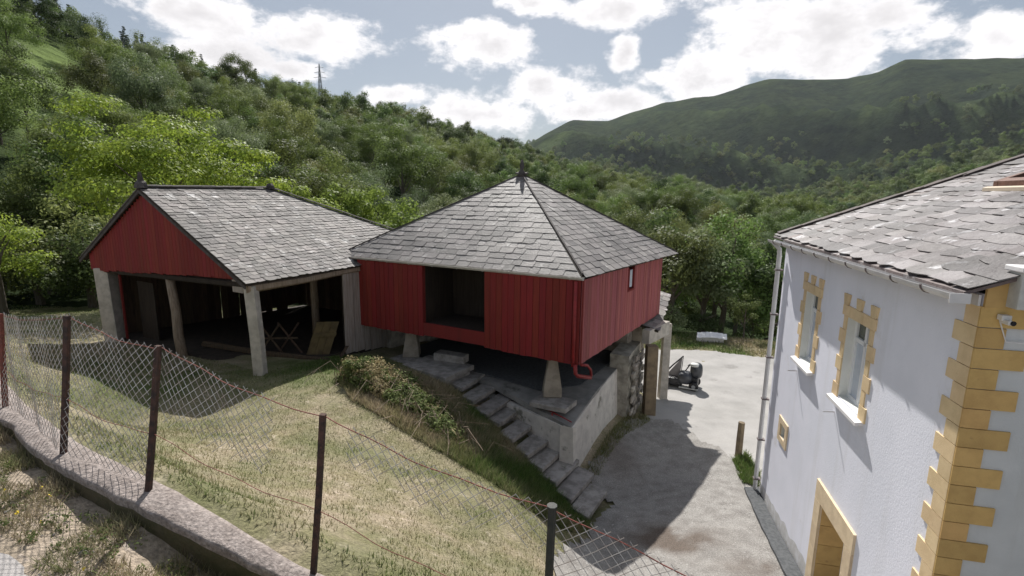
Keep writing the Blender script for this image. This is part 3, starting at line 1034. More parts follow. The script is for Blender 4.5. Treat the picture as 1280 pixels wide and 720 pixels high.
# little window under the right eave
wn = MB().obox(GF + dR * W0 - nR * .05 + V(0, 0, WB_), dR * .07, nR * .10, V(0, 0, .62)).obox(GF + dR * (W1 - .05) - nR * .05 + V(0, 0, WB_), dR * .05, nR * .09, V(0, 0, .6)) \
    .obox(GF + dR * W0 - nR * .05 + V(0, 0, WB_ - .04), dR * (W1 - W0), nR * .10, V(0, 0, .05))
win = wn.build('window', 'red_trim', gran)
MB().obox(GF + dR * (W0 + .28) - nR * .05 + V(0, 0, WB_ + .05), dR * .22, nR * .03, V(0, 0, .5)).build('pane', 'pane_pale', win)
MB().obox(GF + dR * (W0 + .375) - nR * .02 + V(0, 0, WB_ + .05), dR * .025, nR * .02, V(0, 0, .5)).build('glazing_bar', 'frame_white', win)


def gutter(a, b, m, parent, r=.075, out=None, brackets=0, bm_='bracket', name='gutter'):
    a, b = Vector(a), Vector(b)
    d = (b - a).normalized()
    o_ = out
    prof = []
    for k in range(9):
        an = math.pi + math.pi * k / 8
        prof.append((r * math.cos(an), r * math.sin(an)))
    prof += [(r - .008, .0)] + [((r - .008) * math.cos(math.pi * 2 - math.pi * k / 8), (r - .008) * math.sin(math.pi * 2 - math.pi * k / 8)) for k in range(1, 9)]
    poly = [a + o_ * x + V(0, 0, z) for x, z in prof]
    g = MB().prism(poly, b - a).build(name, m, parent)
    for k in range(brackets):
        p = a + (b - a) * ((k + .6) / brackets)
        q_ = MB()
        rr = r + .004
        pts = [p + o_ * (rr * math.cos(math.pi + math.pi * t / 6)) + V(0, 0, rr * math.sin(math.pi + math.pi * t / 6)) for t in range(7)]
        for s, t in zip(pts[:-1], pts[1:]):
            q_.tube([s, t], .010, 4)
        q_.build('gutter_bracket', bm_, g)
    return g


gutter(EL + V(-.12, -.02, .0) + nF * .06, EF + V(.03, -.0, .0) + nF * .06, 'gutter_pale', gran, .07, nF, 10, 'gutter_pale')
dp = MB().tube([GF + dF * -.10 + nF * .10 + V(0, 0, -1.95), GF + dF * -.11 + nF * .10 + V(0, 0, -3.98)], .042, 8)
dp.build('downpipe', 'red_metal', gran, True)
MB().tube([V(1.50, 11.48, -3.92), V(1.52, 11.5, -4.13), V(1.58, 11.55, -4.21), V(1.98, 12.13, -4.46)], .05, 8).build('pipe_elbow', 'red_metal', gran, True)
MB().tube([V(1.66, 11.62, -3.96), V(1.85, 11.9, -4.06), V(1.97, 12.1, -4.25), V(2.0, 12.16, -4.42)], .035, 8).build('pipe_elbow', 'red_metal', gran, True)
# pillars with their cap stones
for (px, py, zb) in ((1.06, 12.5, -5.05), (-3.0, 14.9, -4.85), (4.2, 16.7, -5.1), (-.4, 19.2, -5.1)):
    rr = [.34, .32, .25, .19, .165]
    hz = [0, .25, .55, .85, -ZB * 0 + (-3.94 - zb) - .0]
    pl = MB().tube([(px, py, zb + h) for h in hz], rr, 4)
    pl.rough(.03, 2.2, px).build('stone_pillar', 'pillar_stone', gran, bevel=.03)
for (px, py, zb) in ((1.02, 12.38, -5.13), (-3.25, 14.75, -4.95)):
    MB().obox((px - .55, py - .35, zb - .07), (.85, -.46, 0), (.35, .6, 0), (0, 0, .14)).rough(.03, 2).build('base_stone', 'step_stone', gran, bevel=.02)

# ------------------------------------------------------------------ terrace under the granary with its plastered side wall
ter = thing('granary_terrace', (1.5, 13.5, -6.3), 'concrete terrace with a worn plastered side wall beneath the red granary', 'terrace')
T0, T1, T2, T3, T4 = V(1.42, 11.25, -5.36), V(4.05, 16.5, -5.12), V(-.6, 20.3, -5.12), V(-4.0, 15.35, -5.0), V(-1.1, 13.75, -5.04)
mid = V(2.35, 13.1, -5.14)
floorm = MB()
n_ = 10
floorm.prism([T0, mid, T1, T2, T3, T4, V(-.55, 13.35, -5.08), V(.1, 12.7, -5.2), V(.75, 12.0, -5.3)], V(0, 0, -.14))
floorm.build('terrace_floor', 'floor_slab', ter)
MB().prism([V(.75, 12.9, -5.12), V(1.9, 13.3, -5.12), V(3.7, 16.2, -5.09), V(-.6, 20.0, -5.09), V(-3.8, 15.4, -4.97), V(-1.1, 14.0, -5.0)], V(0, 0, .022)).build('earth_shade_floor', 'plinth_dark', ter)  # dark sheet: shade beneath the granary put into the floor colour
pw = MB()
outl = []
for t in np.linspace(0, 1, 12):
    a = T0 + (T1 - T0) * float(t)
    sag = -.0 + .20 * math.sin(math.pi * min(1, t * 1.1)) * .6 - .06 * (1 - t)
    outl.append((a.x, a.y, a.z + sag * .8))
top = [V(*p) for p in outl]
outw = V((T1 - T0).normalized().y, -(T1 - T0).normalized().x, 0)
vs, fs = [], []
for i, p in enumerate(top):
    thick = .22
    zb = -6.9
    for q_ in (p - outw * thick, p + outw * (.02 + .02 * math.sin(i * 1.3)), V(p.x, p.y, zb) + outw * .10, V(p.x, p.y, zb) - outw * thick):
        vs.append(q_)
for i in range(len(top) - 1):
    b = i * 4
    for k in range(4):
        fs.append((b + k, b + (k + 1) % 4, b + 4 + (k + 1) % 4, b + 4 + k))
fs += [(0, 1, 2, 3), tuple(len(vs) - 4 + k for k in range(4))[::-1]]
pw.add(vs, fs)
pw.rough(.02, 1.5)
pw.build('side_wall', 'plaster', ter, bevel=.035)
p = T0 + (T1 - T0) * .52
bq = MB().obox(p + outw * .10 + V(0, 0, -6.9), (T1 - T0).normalized() * 2.8, outw * .26, V(0, 0, 1.66))
bq.rough(.03, 1.3).build('buttress', 'plaster', ter, bevel=.04)
MB().obox(p + outw * -.1 + (T1 - T0).normalized() * .9 + V(0, 0, -5.2), (T1 - T0).normalized() * 2.1, outw * .62, V(0, 0, .16)).rough(.03, 1.6, 3).build('edge_slab', 'floor_slab', ter, bevel=.02)
MB().obox(V(1.42, 11.25, -6.9), V(-2.6, 2.55, 0), V(.14, .14, 0), V(0, 0, 1.48)).rough(.03, 2).build('front_wall', 'plaster', ter)
MB().obox(V(-1.1, 13.7, -6.9), V(-2.9, 1.65, 0), V(.1, .2, 0), V(0, 0, 1.8)).build('front_wall', 'plaster', ter)
MB().obox(V(3.75, 16.0, -5.3), V(-4.7, 3.7, 0), V(.2, .25, 0), V(0, 0, 1.3)).rough(.03, 1.5).build('rear_wall', 'rubble', ter)
MB().obox(V(-3.9, 15.8, -5.3), V(2.9, 4.0, 0), V(-.2, .2, 0), V(0, 0, 1.3)).rough(.03, 1.5).build('rear_wall', 'rubble', ter)
rp = thing('red_pipe', (1.0, 11.9, -5.3), 'thin red metal bar lying on the terrace edge beside the stone steps', 'metal bar')
MB().tube([V(.62, 12.25, -5.22), V(1.0, 11.85, -5.24), V(1.44, 11.3, -5.26)], .015, 6).build('bar', 'red_metal', rp)
MB().tube([V(1.02, 11.80, -5.26), V(1.04, 11.72, -5.55)], .02, 6).build('bracket', 'red_metal', rp)

# ------------------------------------------------------------------ stone stairs
st = thing('stone_stairs', (.2, 11.6, -6.0), 'flight of rough grey stone steps climbing to the red granary door', 'stairs')
run = V(-.69, .72, 0)
for i, ((ax, ay), (bx, by), z) in enumerate(STEPS):
    a, b = V(ax, ay, z), V(bx, by, z)
    e = (b - a).normalized() * .05
    bl = MB()
    A0, B0 = a - e - run * .03, b + e - run * .03
    dep = .50
    nseg = 4
    vs, fs = [], []
    for k in range(nseg + 1):
        p_ = A0 + (B0 - A0) * (k / nseg)
        for q_ in (p_, p_ + run * dep, p_ + run * dep + V(0, 0, -.13), p_ + V(0, 0, -.12)):
            vs.append(q_)
    for k in range(nseg):
        for m_ in range(4):
            fs.append((k * 4 + m_, k * 4 + (m_ + 1) % 4, k * 4 + 4 + (m_ + 1) % 4, k * 4 + 4 + m_))
    fs += [(3, 2, 1, 0), tuple(nseg * 4 + k for k in range(4))]
    bl.add(vs, fs).rough(.022, 2.6, i * 3.3).build('step', 'step_stone', st, bevel=.018)
core = MB()
for i, ((ax, ay), (bx, by), z) in enumerate(STEPS):
    core.obox(V(ax, ay, z - .75) + run * .13 + V(.04, .06, 0), V(bx - ax, by - ay, 0) * .93, run * .45, V(0, 0, .64))
core.build('rubble_core', 'step_stone', st)
sl = MB().prism([V(-3.08, 13.8, -4.9), V(-1.72, 12.76, -4.9), V(-1.05, 13.85, -4.9), V(-2.45, 14.75, -4.9)], V(0, 0, .15)).rough(.03, 2, 7)
sl.build('landing_slab', 'step_stone', st, bevel=.02)
MB().prism([V(-2.9, 13.75, -5.5), V(-1.75, 12.86, -5.5), V(-1.15, 13.8, -5.5), V(-2.4, 14.7, -5.5)], V(0, 0, .6)).rough(.06, 2, 9).build('landing_base', 'step_stone', st, bevel=.03)
MB().prism([V(-2.25, 14.2, -4.75), V(-1.35, 13.85, -4.75), V(-1.22, 14.15, -4.75), V(-2.1, 14.55, -4.75)], V(0, 0, .22)).rough(.03, 2.5, 2).build('door_step', 'step_stone', st, bevel=.02)
MB().prism([V(-3.7, 14.5, -5.1), V(-2.95, 13.9, -5.1), V(-2.5, 14.6, -5.1), V(-3.2, 15.1, -5.1)], V(0, 0, .28)).rough(.05, 2, 12).build('side_stone', 'step_stone', st, bevel=.03)

# ------------------------------------------------------------------ open shed with a red gable
shed = thing('open_shed', (-8, 16, -4.7), 'open timber shed with a red boarded gable and pale slate roof', 'shed')
dG = V(.871, -.491, 0)
nG = V(-.491, -.871, 0)                       # towards the viewer
iG = -nG
S0 = V(-13.9, 16.2, 0)                        # gable line origin; u runs along dG


def G(u, d=0., z=0.):
    q_ = S0 + dG * u + iG * d
    return V(q_.x, q_.y, z)


UL, UR, UM, ZE, ZR, DEPTH, RL = .50, 8.86, 4.60, -2.13, .05, 8.0, 3.75
eLf, eRf, eRb, eLb = G(UL, -.12, ZE), G(UR, -.12, ZE), G(UR, DEPTH, ZE + .06), G(UL, DEPTH, ZE)
rf, rb = G(UM, -.14, ZR), G(UM + .05, RL, ZR + .02)
us2 = [slate_unit('slate', 'shed_slate', 20 + s, .09) for s in range(6)]
vis = slate_rows([eRf, eRb, rb, rf], .150, .12, .30, .022, 11, ragged=True)
hid = slate_rows([eRb, eLb, rb], .24, .3, .6, .025, 12) + slate_rows([eLb, eLf, rf, rb], .24, .3, .6, .025, 13)
lay_slates(vis, hid, us2, shed, 'shed_slate_field')
dk = MB()
dk.prism([eRf, eRb, rb, rf], V(0, 0, -.05)).prism([eLf, eLb, rb, rf], V(0, 0, -.05)).prism([eRb, eLb, rb], V(0, 0, -.05))
dk.build('roof_deck', 'roof_deck', shed)
hip_caps(rf + V(0, 0, .03), rb + V(0, 0, .03), shed, 'hip_dark', .07, .4, 'ridge')
hip_caps(eRb + (rb - eRb) * .02 + V(0, 0, .03), rb + V(0, 0, .03), shed, 'hip_dark', .05, .4)
hip_caps(eLb + V(0, 0, .03), rb + V(0, 0, .03), shed, 'hip_dark', .05, .4)
MB().tube([rf + V(.05, .06, 0), rf + V(.05, .06, .14), rf + V(.05, .06, .2), rf + V(.05, .06, .42)], [.17, .13, .07, .04], 7).rough(.02, 6).build('finial', 'hip_dark', shed)
MB().tube([rb + V(0, 0, 0), rb + V(0, 0, .12), rb + V(0, 0, .2)], [.16, .15, .09], 6).rough(.03, 5).build('ridge_stone', 'hip_dark', shed)
# gable boards, following the slopes
us_g = 0.0
zgt = lambda u: min(ZR - .12 - (abs(u - UM)) * ((ZR - ZE) / (UM - UL)) * .985, ZR)
zgb = lambda u: -2.42 + .37 * max(0, min(1, (u - 1.8) / 6.5)) + .015 * math.sin(u * 3)
pg = rounded_block('gable_plank', 'red_plank')
cnt = 46
wd = (8.35 - .98) / cnt
r_ = random.Random(3)
for k in range(cnt):
    u = .98 + wd * k
    z1 = max(zgt(u + wd / 2), zgb(u) + .03)
    z0 = zgb(u + wd / 2) + r_.uniform(-.02, .02)
    z0 = min(z0, z1 - .04)
    q_ = G(u + .004, 0)
    link('plank', pg, shed, frame(V(q_.x, q_.y, z0), dG * (wd - .008), nG * .03, V(0, 0, z1 - z0)))
MB().prism([G(.75, .04, -2.36), G(8.45, .04, -2.1), G(UM, .04, ZR - .13)], iG * .03).build('gable_backing', 'red_trim', shed)
bb = MB()
for (a, b) in ((eLf, rf), (eRf, rf)):
    bb.obox(a + V(0, 0, -.13), b - a, iG * .035, V(0, 0, .10))
bb.build('barge_board', 'hip_dark', shed)
# posts
MB().tube([G(8.86, .12, -5.2), G(8.82, .12, -3.4), G(8.72, .12, -2.24)], [.185, .18, .175], 4).rough(.02, 3).build('post', 'post_concrete', shed, bevel=.015)
MB().tube([G(1.62, .15, -5.3), G(1.52, .15, -3.4), G(1.46, .15, -2.36)], [.30, .30, .30], 4).rough(.02, 3, 4).build('post', 'post_concrete', shed, bevel=.015)
MB().tube([G(5.32, .2, -5.0), G(5.14, .2, -4.0), G(5.16, .2, -3.3), G(5.0, .2, -2.2)], [.14, .125, .12, .115], 8).rough(.03, 3, 8).build('log_post', 'old_wood', shed, True)
MB().tube([G(6.7, 3.6, -4.9), G(6.65, 3.6, -1.5)], [.12, .11], 8).rough(.03, 3, 8).build('log_post', 'old_wood', shed, True)
MB().obox(G(8.1, .05, -2.42), dG * .42, iG * .25, V(0, 0, .34)).build('bracket_block', 'grey_board', shed, bevel=.01)
# wall plate on the right side and over the gable opening
sR = lambda d, z: G(UR - .12, d, z)
MB().tube([sR(-.02, -2.27), sR(1.6, -2.27), sR(3.1, -2.2), sR(7.9, -2.2)], [.12, .11, .12, .12], 6).rough(.02, 2).build('wall_plate', 'old_wood', shed)
MB().tube([G(1.2, .12, -2.44), G(8.7, .12, -2.2)], .10, 6).build('tie_beam', 'dark_wood', shed)
for k in range(7):
    d = .4 + k * 1.05
    rk = MB()
    rk.tube([G(UL + .2, d, ZE - .05), G(UM, d, ZR - .14 if d < RL else ZR - .14 - (d - RL) * .5), G(UR - .1, d, ZE - .05)], .055, 5)
    rk.build('rafter', 'dark_wood', shed)
# grey boards on the right side behind the opening
gb = rounded_block('side_board', 'grey_board', .03)
k, d = 0, 2.88
r_ = random.Random(9)
while d < 7.8:
    w = r_.uniform(.24, .40) if d > 3.4 else .38
    a = G(UR - .10 + r_.uniform(-.012, .012), d + .008, 0)
    zb = gz(a.x, a.y) + .02 + r_.uniform(0, .04)
    link('board', gb, shed, frame(V(a.x, a.y, zb), iG * (w - .022), dG * .03, V(0, 0, -2.24 - zb)))
    d += w
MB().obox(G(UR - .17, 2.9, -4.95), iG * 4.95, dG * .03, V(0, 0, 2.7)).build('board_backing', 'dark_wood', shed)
# brown boards of the left and back walls, seen dimly through the opening
ub = rounded_block('back_board', 'brown_board', .03)
d = .5
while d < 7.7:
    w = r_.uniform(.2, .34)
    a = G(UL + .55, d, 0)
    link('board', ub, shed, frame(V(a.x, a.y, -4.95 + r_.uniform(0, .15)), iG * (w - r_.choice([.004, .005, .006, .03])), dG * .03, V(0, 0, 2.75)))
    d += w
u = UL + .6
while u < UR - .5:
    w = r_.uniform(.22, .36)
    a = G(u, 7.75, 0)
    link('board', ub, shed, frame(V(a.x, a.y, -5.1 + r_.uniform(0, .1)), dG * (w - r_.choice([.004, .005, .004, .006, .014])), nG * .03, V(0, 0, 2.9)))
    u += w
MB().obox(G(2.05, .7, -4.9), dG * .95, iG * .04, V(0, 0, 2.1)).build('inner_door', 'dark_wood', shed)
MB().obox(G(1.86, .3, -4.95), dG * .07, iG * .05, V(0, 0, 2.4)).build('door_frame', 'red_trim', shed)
MB().prism([G(.9, .3, -4.62), G(8.6, .3, -4.5), G(8.55, 7.7, -4.9), G(.9, 7.7, -5.0)], V(0, 0, -.1)).build('earth_shade_floor', 'roof_deck', shed)
# things kept in the shed
sh = thing('sawhorse', (-6.7, 14.2, -4.6), 'crossed wooden sawhorse standing in the open shed', 'sawhorse')
for k, (c, dd) in enumerate((((-6.95, 14.15), 0), ((-6.45, 14.25), 0))):
    for sg in (-1, 1):
        cx_, cy_ = c
        MB().tube([V(cx_ - sg * .34, cy_ + .1, -4.62), V(cx_ + sg * .30, cy_ + .1, -3.72)], .032, 5).build('leg', 'brown_board', sh)
MB().tube([V(-7.2, 14.25, -4.17), V(-6.2, 14.35, -4.17)], .032, 5).build('crossbar', 'brown_board', sh)
pn = thing('leaning_panel', (-5.6, 14.3, -4.7), 'yellowish boarded panel leaning inside the open shed', 'panel')
a = V(-5.95, 14.15, -4.74)
for k in range(3):
    MB().obox(a + V(.21 * k, .03 * k, 0), V(.2, .03, 0), V(.03, -.05, 0), V(.26, .35, 1.02)).build('board', 'yellow_board', pn)
MB().obox(a + V(.19, .18, .62), V(.62, .09, 0), V(.03, -.06, 0), V(.03, .04, .1)).build('batten', 'yellow_board', pn)
bmk = MB().tube([V(-9.2, 14.75, -4.5), V(-7.0, 13.9, -4.5), V(-5.0, 13.55, -4.58)], [.09, .085, .08], 6).rough(.02, 3).build('timber_beam', 'brown_board')
setp(bmk, 'long brown timber lying across the floor of the open shed', 'timber')
lk = MB().obox(V(-5.02, 13.72, -4.84), V(.09, .02, 0), V(-.02, .09, 0), V(.30, .30, .52)).build('timber_offcut', 'brown_board')
setp(lk, 'short brown timber propped by the grey boards of the shed', 'timber')

# ------------------------------------------------------------------ the white house
house = thing('white_house', (6.5, 7.5, -6.7), 'white rendered house with ochre corner stones and a slate roof', 'house')
HN = V(-.9732, .2299, 0)                      # outward normal of the wall facing the driveway
HD = V(-.2299, -.9732, 0)                     # along that wall, from the far corner towards the viewer
HI = -HN
H0 = V(5.62, 10.50, 0)
HL = 6.20
ZEV, SLP = -.80, .385


def Hp(s, z, o_=0.):
    q_ = H0 + HD * s + HN * o_
    return V(q_.x, q_.y, z)


HOLES = [(1.55, 2.20, -2.86, -1.62), (3.43, 4.17, -2.86, -1.66), (3.40, 4.34, -6.9, -4.66), (.99, 1.30, -4.66, -4.40)]
DEEP = [.20, .20, .42, .25]
se = sorted({0, HL} | {h[0] for h in HOLES} | {h[1] for h in HOLES})
ze = sorted({-7.6, -.82} | {h[2] for h in HOLES} | {h[3] for h in HOLES})
wl = MB()
for a, b in zip(se[:-1], se[1:]):
    for c, d in zip(ze[:-1], ze[1:]):
        if any(h[0] <= a and b <= h[1] and h[2] <= c and d <= h[3] for h in HOLES):
            continue
        wl.add([Hp(a, c), Hp(b, c), Hp(b, d), Hp(a, d)], [(0, 1, 2, 3)])
wl.build('wall', 'house_white', house)
sp = MB()
r_ = random.Random(4)
for k in range(38):
    a = k * .085
    if a > 3.06:
        break
    p0_, p1_ = Hp(a, -7.2, .004), Hp(a + .085, -7.2, .004)
    h0_, h1_ = gz(p0_.x, p0_.y) + .34 + .10 * mnoise.noise(Vector((a * 3, 0, 1))), gz(p1_.x, p1_.y) + .34 + .10 * mnoise.noise(Vector(((a + .085) * 3, 0, 1)))
    sp.add([p0_, p1_, V(p1_.x, p1_.y, h1_), V(p0_.x, p0_.y, h0_)], [(0, 1, 2, 3)])
sp.build('wall_base', 'wall_base', house)
for (a, b, c, d), dp_ in zip(HOLES, DEEP):
    rv = MB()
    p4 = [Hp(a, c), Hp(b, c), Hp(b, d), Hp(a, d)]
    for i in range(4):
        p, q_ = p4[i], p4[(i + 1) % 4]
        rv.add([p, q_, q_ + HI * dp_, p + HI * dp_], [(0, 1, 2, 3)])
    rv.build('reveal', 'reveal_white', house)
# gable end facing the viewer, far end and back
gw = MB()
e0 = Hp(HL, 0)
W_ = 9.0


def Gp(t, z, o_=0.):
    q_ = e0 + HI * t + HD * o_
    return V(q_.x, q_.y, z)


gw.add([Gp(0, -7.6), Gp(W_, -7.6), Gp(W_, -.85), Gp(W_ / 2, -.85 + SLP * W_ / 2), Gp(0, -.85)], [(0, 1, 2, 3, 4)])
gw.build('gable_wall', 'gable_grey', house)
fwl = MB()
f0 = H0
fwl.add([f0 + V(0, 0, -7.6), f0 + HI * W_ + V(0, 0, -7.6), f0 + HI * W_ + V(0, 0, -.85), f0 + HI * W_ / 2 + V(0, 0, -.85 + SLP * W_ / 2), f0 + V(0, 0, -.85)], [(4, 3, 2, 1, 0)])
fwl.add([f0 + HI * W_ + V(0, 0, -7.6), e0 + HI * W_ + V(0, 0, -7.6), e0 + HI * W_ + V(0, 0, -.85), f0 + HI * W_ + V(0, 0, -.85)], [(0, 1, 2, 3)])
fwl.build('back_wall', 'gable_grey', house)
# corner stones: long and short in turn, each proud of the render
qb = rounded_block('quoin_stone', 'quoin', .03)
ql = rounded_block('quoin_stone', 'surround', .03)  # paler copy for the driveway side, sunlight put into the stone colour
z = -.93
i = 0
while z > -6.9:
    h = .192
    lf, rg = (.33, .20) if i % 2 else (.20, .38)
    link('quoin_stone', ql, house, frame(Hp(HL - lf, z - h + .006), HD * (lf - .0), HN * .018, V(0, 0, h - .008)))
    link('quoin_stone', qb, house, frame(Gp(-.016, z - h + .006), HI * (rg + .016), HD * .020, V(0, 0, h - .008)))
    z -= h
    i += 1
MB().obox(Gp(.0, -.935), HI * .34, HD * .03, V(0, 0, .23)).build('quoin_stone', 'quoin', house)
# roof
OV = .17
r0, r1 = Hp(-.16, ZEV + .02, OV), Hp(HL + .14, ZEV + .02, OV)
r0.z = r1.z = ZEV + .02 - SLP * .0
RD = W_ / 2 + OV
r2 = r1 + HI * RD + V(0, 0, SLP * RD)
r3 = r0 + HI * RD + V(0, 0, SLP * RD)
us3 = [slate_unit('slate', 'house_slate', 40 + s, .10) for s in range(7)]
vis = slate_rows([r0, r1, r2, r3], .225, .24, .60, .027, 31, lenf=1.7, over=.03)
lay_slates(vis, [], us3, house, 'house_slate_field')
bk0 = r2 + HI * RD - V(0, 0, SLP * RD)
bk1 = r3 + HI * RD - V(0, 0, SLP * RD)
MB().prism([r0 - HN * -.05 + V(0, 0, -.012), r1 - HD * .03 - HN * -.05 + V(0, 0, -.012), r2 - HD * .03, r3], V(0, 0, -.03)).prism([r3, r2, bk0, bk1], V(0, 0, -.06)).build('roof_deck', 'house_slate_field', house)
vc = MB()
k = 0
d = (r3 - r0)
L_ = d.length
d.normalize()
while k * .36 < L_:                       # verge slates along the far edge
    p = r0 + d * (k * .36) + V(0, 0, .045)
    vc.obox(p, d * .44 + V(0, 0, .012), HD * random.uniform(.20, .28), V(0, 0, .03))
    k += 1
vc.rough(.012, 5).build('verge_slates', 'verge_slate', house)
g_ = gutter(Hp(-.20, -.86, .25), Hp(HL + .12, -.81, .25), 'gutter_white', house, .072, HN, 0)
for k in range(10):
    p = Hp(.25 + k * .62, -.855 + .05 * (.25 + k * .62) / 6.3, .25)
    q_ = MB()
    pts = [p + HN * (.077 * math.cos(math.pi + math.pi * t / 6)) + V(0, 0, .077 * math.sin(math.pi + math.pi * t / 6)) for t in range(7)]
    for s, t in zip(pts[:-1], pts[1:]):
        q_.tube([s, t], .012, 4)
    q_.build('gutter_bracket', 'bracket', g_)
MB().obox(Hp(HL + .12, -.895, .33), HN * -.16, HD * .012, V(0, 0, .09)).build('gutter_end', 'gutter_white', g_)
MB().obox(Hp(-.1, -.93, .02), HD * (HL + .1), HN * .02, V(0, 0, .1)).build('fascia', 'gutter_white', house)
dpz = MB().tube([Hp(-.10, -.90, .24), Hp(-.09, -1.05, .10), Hp(-.09, -1.2, .09), Hp(-.09, -6.62, .09), Hp(-.09, -6.72, .16)], .045, 8)
dpp = dpz.build('downpipe', 'gutter_white', house, True)
for k in range(6):
    MB().obox(Hp(-.145, -1.5 - .95 * k, .0), HD * .11, HN * .145, V(0, 0, .03)).build('pipe_clip', 'bracket', dpp)
MB().obox(Hp(-.15, -6.95, -.02), HD * (3.53), HN * .05, V(0, 0, .46)).build('plinth', 'plinth_dark', house)
MB().obox(Hp(4.37, -6.95, -.02), HD * (HL - 4.37), HN * .05, V(0, 0, .46)).build('plinth', 'plinth_dark', house)

# flat dark strip along the foot of the wall
gs = MB()
for k in range(26):
    a_, b_ = -.15 + k * .24, -.15 + (k + 1) * .24
    q4 = []
    for ss_, oo_ in ((a_, .02), (a_, .30), (b_, .30), (b_, .02)):
        p = Hp(ss_, 0, oo_ + .006 * math.sin(ss_ * 9))
        q4.append(V(p.x, p.y, gz(p.x, p.y) + .105))
    gs.add(q4, [(0, 1, 2, 3)])
    gs.add([q4[1], q4[1] - V(0, 0, .2), q4[2] - V(0, 0, .2), q4[2]], [(0, 1, 2, 3)])
setp(gs.build('wall_foot_strip', 'plinth_dark'), 'flat dark strip along the foot of the white house wall', 'gravel', kind='structure')

# upstairs windows with their ochre stone surrounds
sb = rounded_block('surround_stone', 'surround', .05)


def window(s0, s1, z0, z1, nm):
    w = MB()
    d_ = .16
    f = .055
    q = lambda s, z, o_: Hp(s, z, o_)
    for a, b, c, d2 in ((s0, s0 + f, z0, z1), (s1 - f, s1, z0, z1), (s0 + f, s1 - f, z1 - f, z1), (s0 + f, s1 - f, z0, z0 + f)):
        w.obox(q(a, c, -d_), HD * (b - a), HN * .05, V(0, 0, d2 - c))
    win = w.build('window', 'frame_white', house)
    win['label'] = nm
    zt_ = z0 + (z1 - z0) * .74
    MB().obox(q(s0 + f, zt_ - .03, -d_), HD * (s1 - s0 - 2 * f), HN * .055, V(0, 0, .06)).build('transom', 'frame_white', win)
    MB().obox(q((s0 + s1) / 2 - .03, z0 + f, -d_), HD * .06, HN * .055, V(0, 0, z1 - z0 - 2 * f)).build('mullion', 'frame_white', win)
    mid_ = (s0 + s1) / 2
    for a, b in ((s0 + f, mid_ - .03), (mid_ + .03, s1 - f)):
        MB().obox(q(a, zt_ + .03, -d_ + .005), HD * (b - a), HN * .015, V(0, 0, z1 - f - zt_ - .03)).build('pane', 'pane_dark', win)
        MB().obox(q(a, z0 + f, -d_ + .005), HD * (b - a), HN * .015, V(0, 0, zt_ - .03 - z0 - f)).build('pane', 'pane_pale', win)
    # surround: jamb stones long and short in turn, a lintel and three standing stones on it
    n = 6
    hh = (z1 - z0 + .03) / n
    for i in range(n):
        for sd in (0, 1):
            wdt = (.11, .20)[(i + 1) % 2]
            a = s0 - wdt if sd == 0 else s1
            link('surround_stone', sb, win, frame(Hp(a, z0 - .03 + i * hh), HD * wdt, HN * (.020 if wdt > .15 else .016), V(0, 0, hh - .008)))
    lw = (s1 - s0 + .30) / 3
    for i in range(3):
        link('surround_stone', sb, win, frame(Hp(s0 - .15 + i * lw + .003, z1 + .004), HD * (lw - .006), HN * .03, V(0, 0, .15)))
    for i in range(3):
        c = s0 - .07 + i * (s1 - s0 + .14) / 2
        me = MB().prism([Hp(c - .065, z1 + .16), Hp(c + .065, z1 + .16), Hp(c + .10, z1 + .31), Hp(c - .10, z1 + .31)][::1], HN * .03)
        me.build('surround_stone', 'surround', win)
    sil = MB().prism([Hp(s0 - .16, z0 - .005, -.1), Hp(s1 + .16, z0 - .005, -.1), Hp(s1 + .16, z0 - .04, .10), Hp(s0 - .16, z0 - .04, .10)], V(0, 0, -.05))
    sil.build('sill', 'sill_white', win, bevel=.004)
    MB().tube([Hp(s0 - .05, z0 - .28, -.02), Hp(s0 - .05, z0 - .29, .15)], .012, 5).build('drain_pipe', 'sill_white', win)
    return win


window(1.55, 2.20, -2.86, -1.62, 'farther upper window, narrow, in the driveway wall')
window(3.43, 4.17, -2.86, -1.66, 'nearer upper window in the driveway wall')
# small vent opening
vt = MB()
for a, b, c, d2 in ((.86, 1.43, -4.40, -4.28), (.86, 1.43, -4.78, -4.66), (.86, .99, -4.66, -4.40), (1.30, 1.43, -4.66, -4.40)):
    vt.obox(Hp(a, c, -.01), HD * (b - a), HN * .035, V(0, 0, d2 - c))
vo = vt.build('vent_window', 'pale_stone', house)
MB().obox(Hp(.99, -4.66, -.20), HD * .31, HN * .02, V(0, 0, .26)).build('pane', 'pane_dark', vo)
for k in range(3):
    MB().tube([Hp(1.05 + k * .09, -4.66, -.08), Hp(1.05 + k * .09, -4.40, -.08)], .008, 5).build('bar', 'steel', vo)
# ground-floor door
ds = MB()
ds.obox(Hp(3.16, -4.655, -.0), HD * 1.42, HN * .035, V(0, 0, .30))
door = ds.build('doorway', 'pale_stone', house)
pb = rounded_block('jamb_stone', 'pale_stone', .03)
for sd, a in ((0, 3.16), (1, 4.345)):
    zz = -4.66
    while zz > -6.9:
        link('jamb_stone', pb, door, frame(Hp(a, zz - .40), HD * .235, HN * .035, V(0, 0, .395)))
        zz -= .40
qj = rounded_block('reveal_stone', 'quoin', .02)
zz = -4.67
while zz > -6.9:
    link('reveal_stone', qj, door, frame(Hp(3.402, zz - .33, -.40), HN * .40, HD * .014, V(0, 0, .322)))
    zz -= .33
MB().obox(Hp(3.40, -6.95, -.42), HD * .94, HN * .04, V(0, 0, 2.3)).build('door_leaf', 'door_panel', door)
MB().obox(Hp(3.42, -6.95, -.38), HD * .08, HN * .03, V(0, 0, 2.28)).obox(Hp(4.25, -6.95, -.38), HD * .08, HN * .03, V(0, 0, 2.28)).build('door_frame', 'frame_white', door)
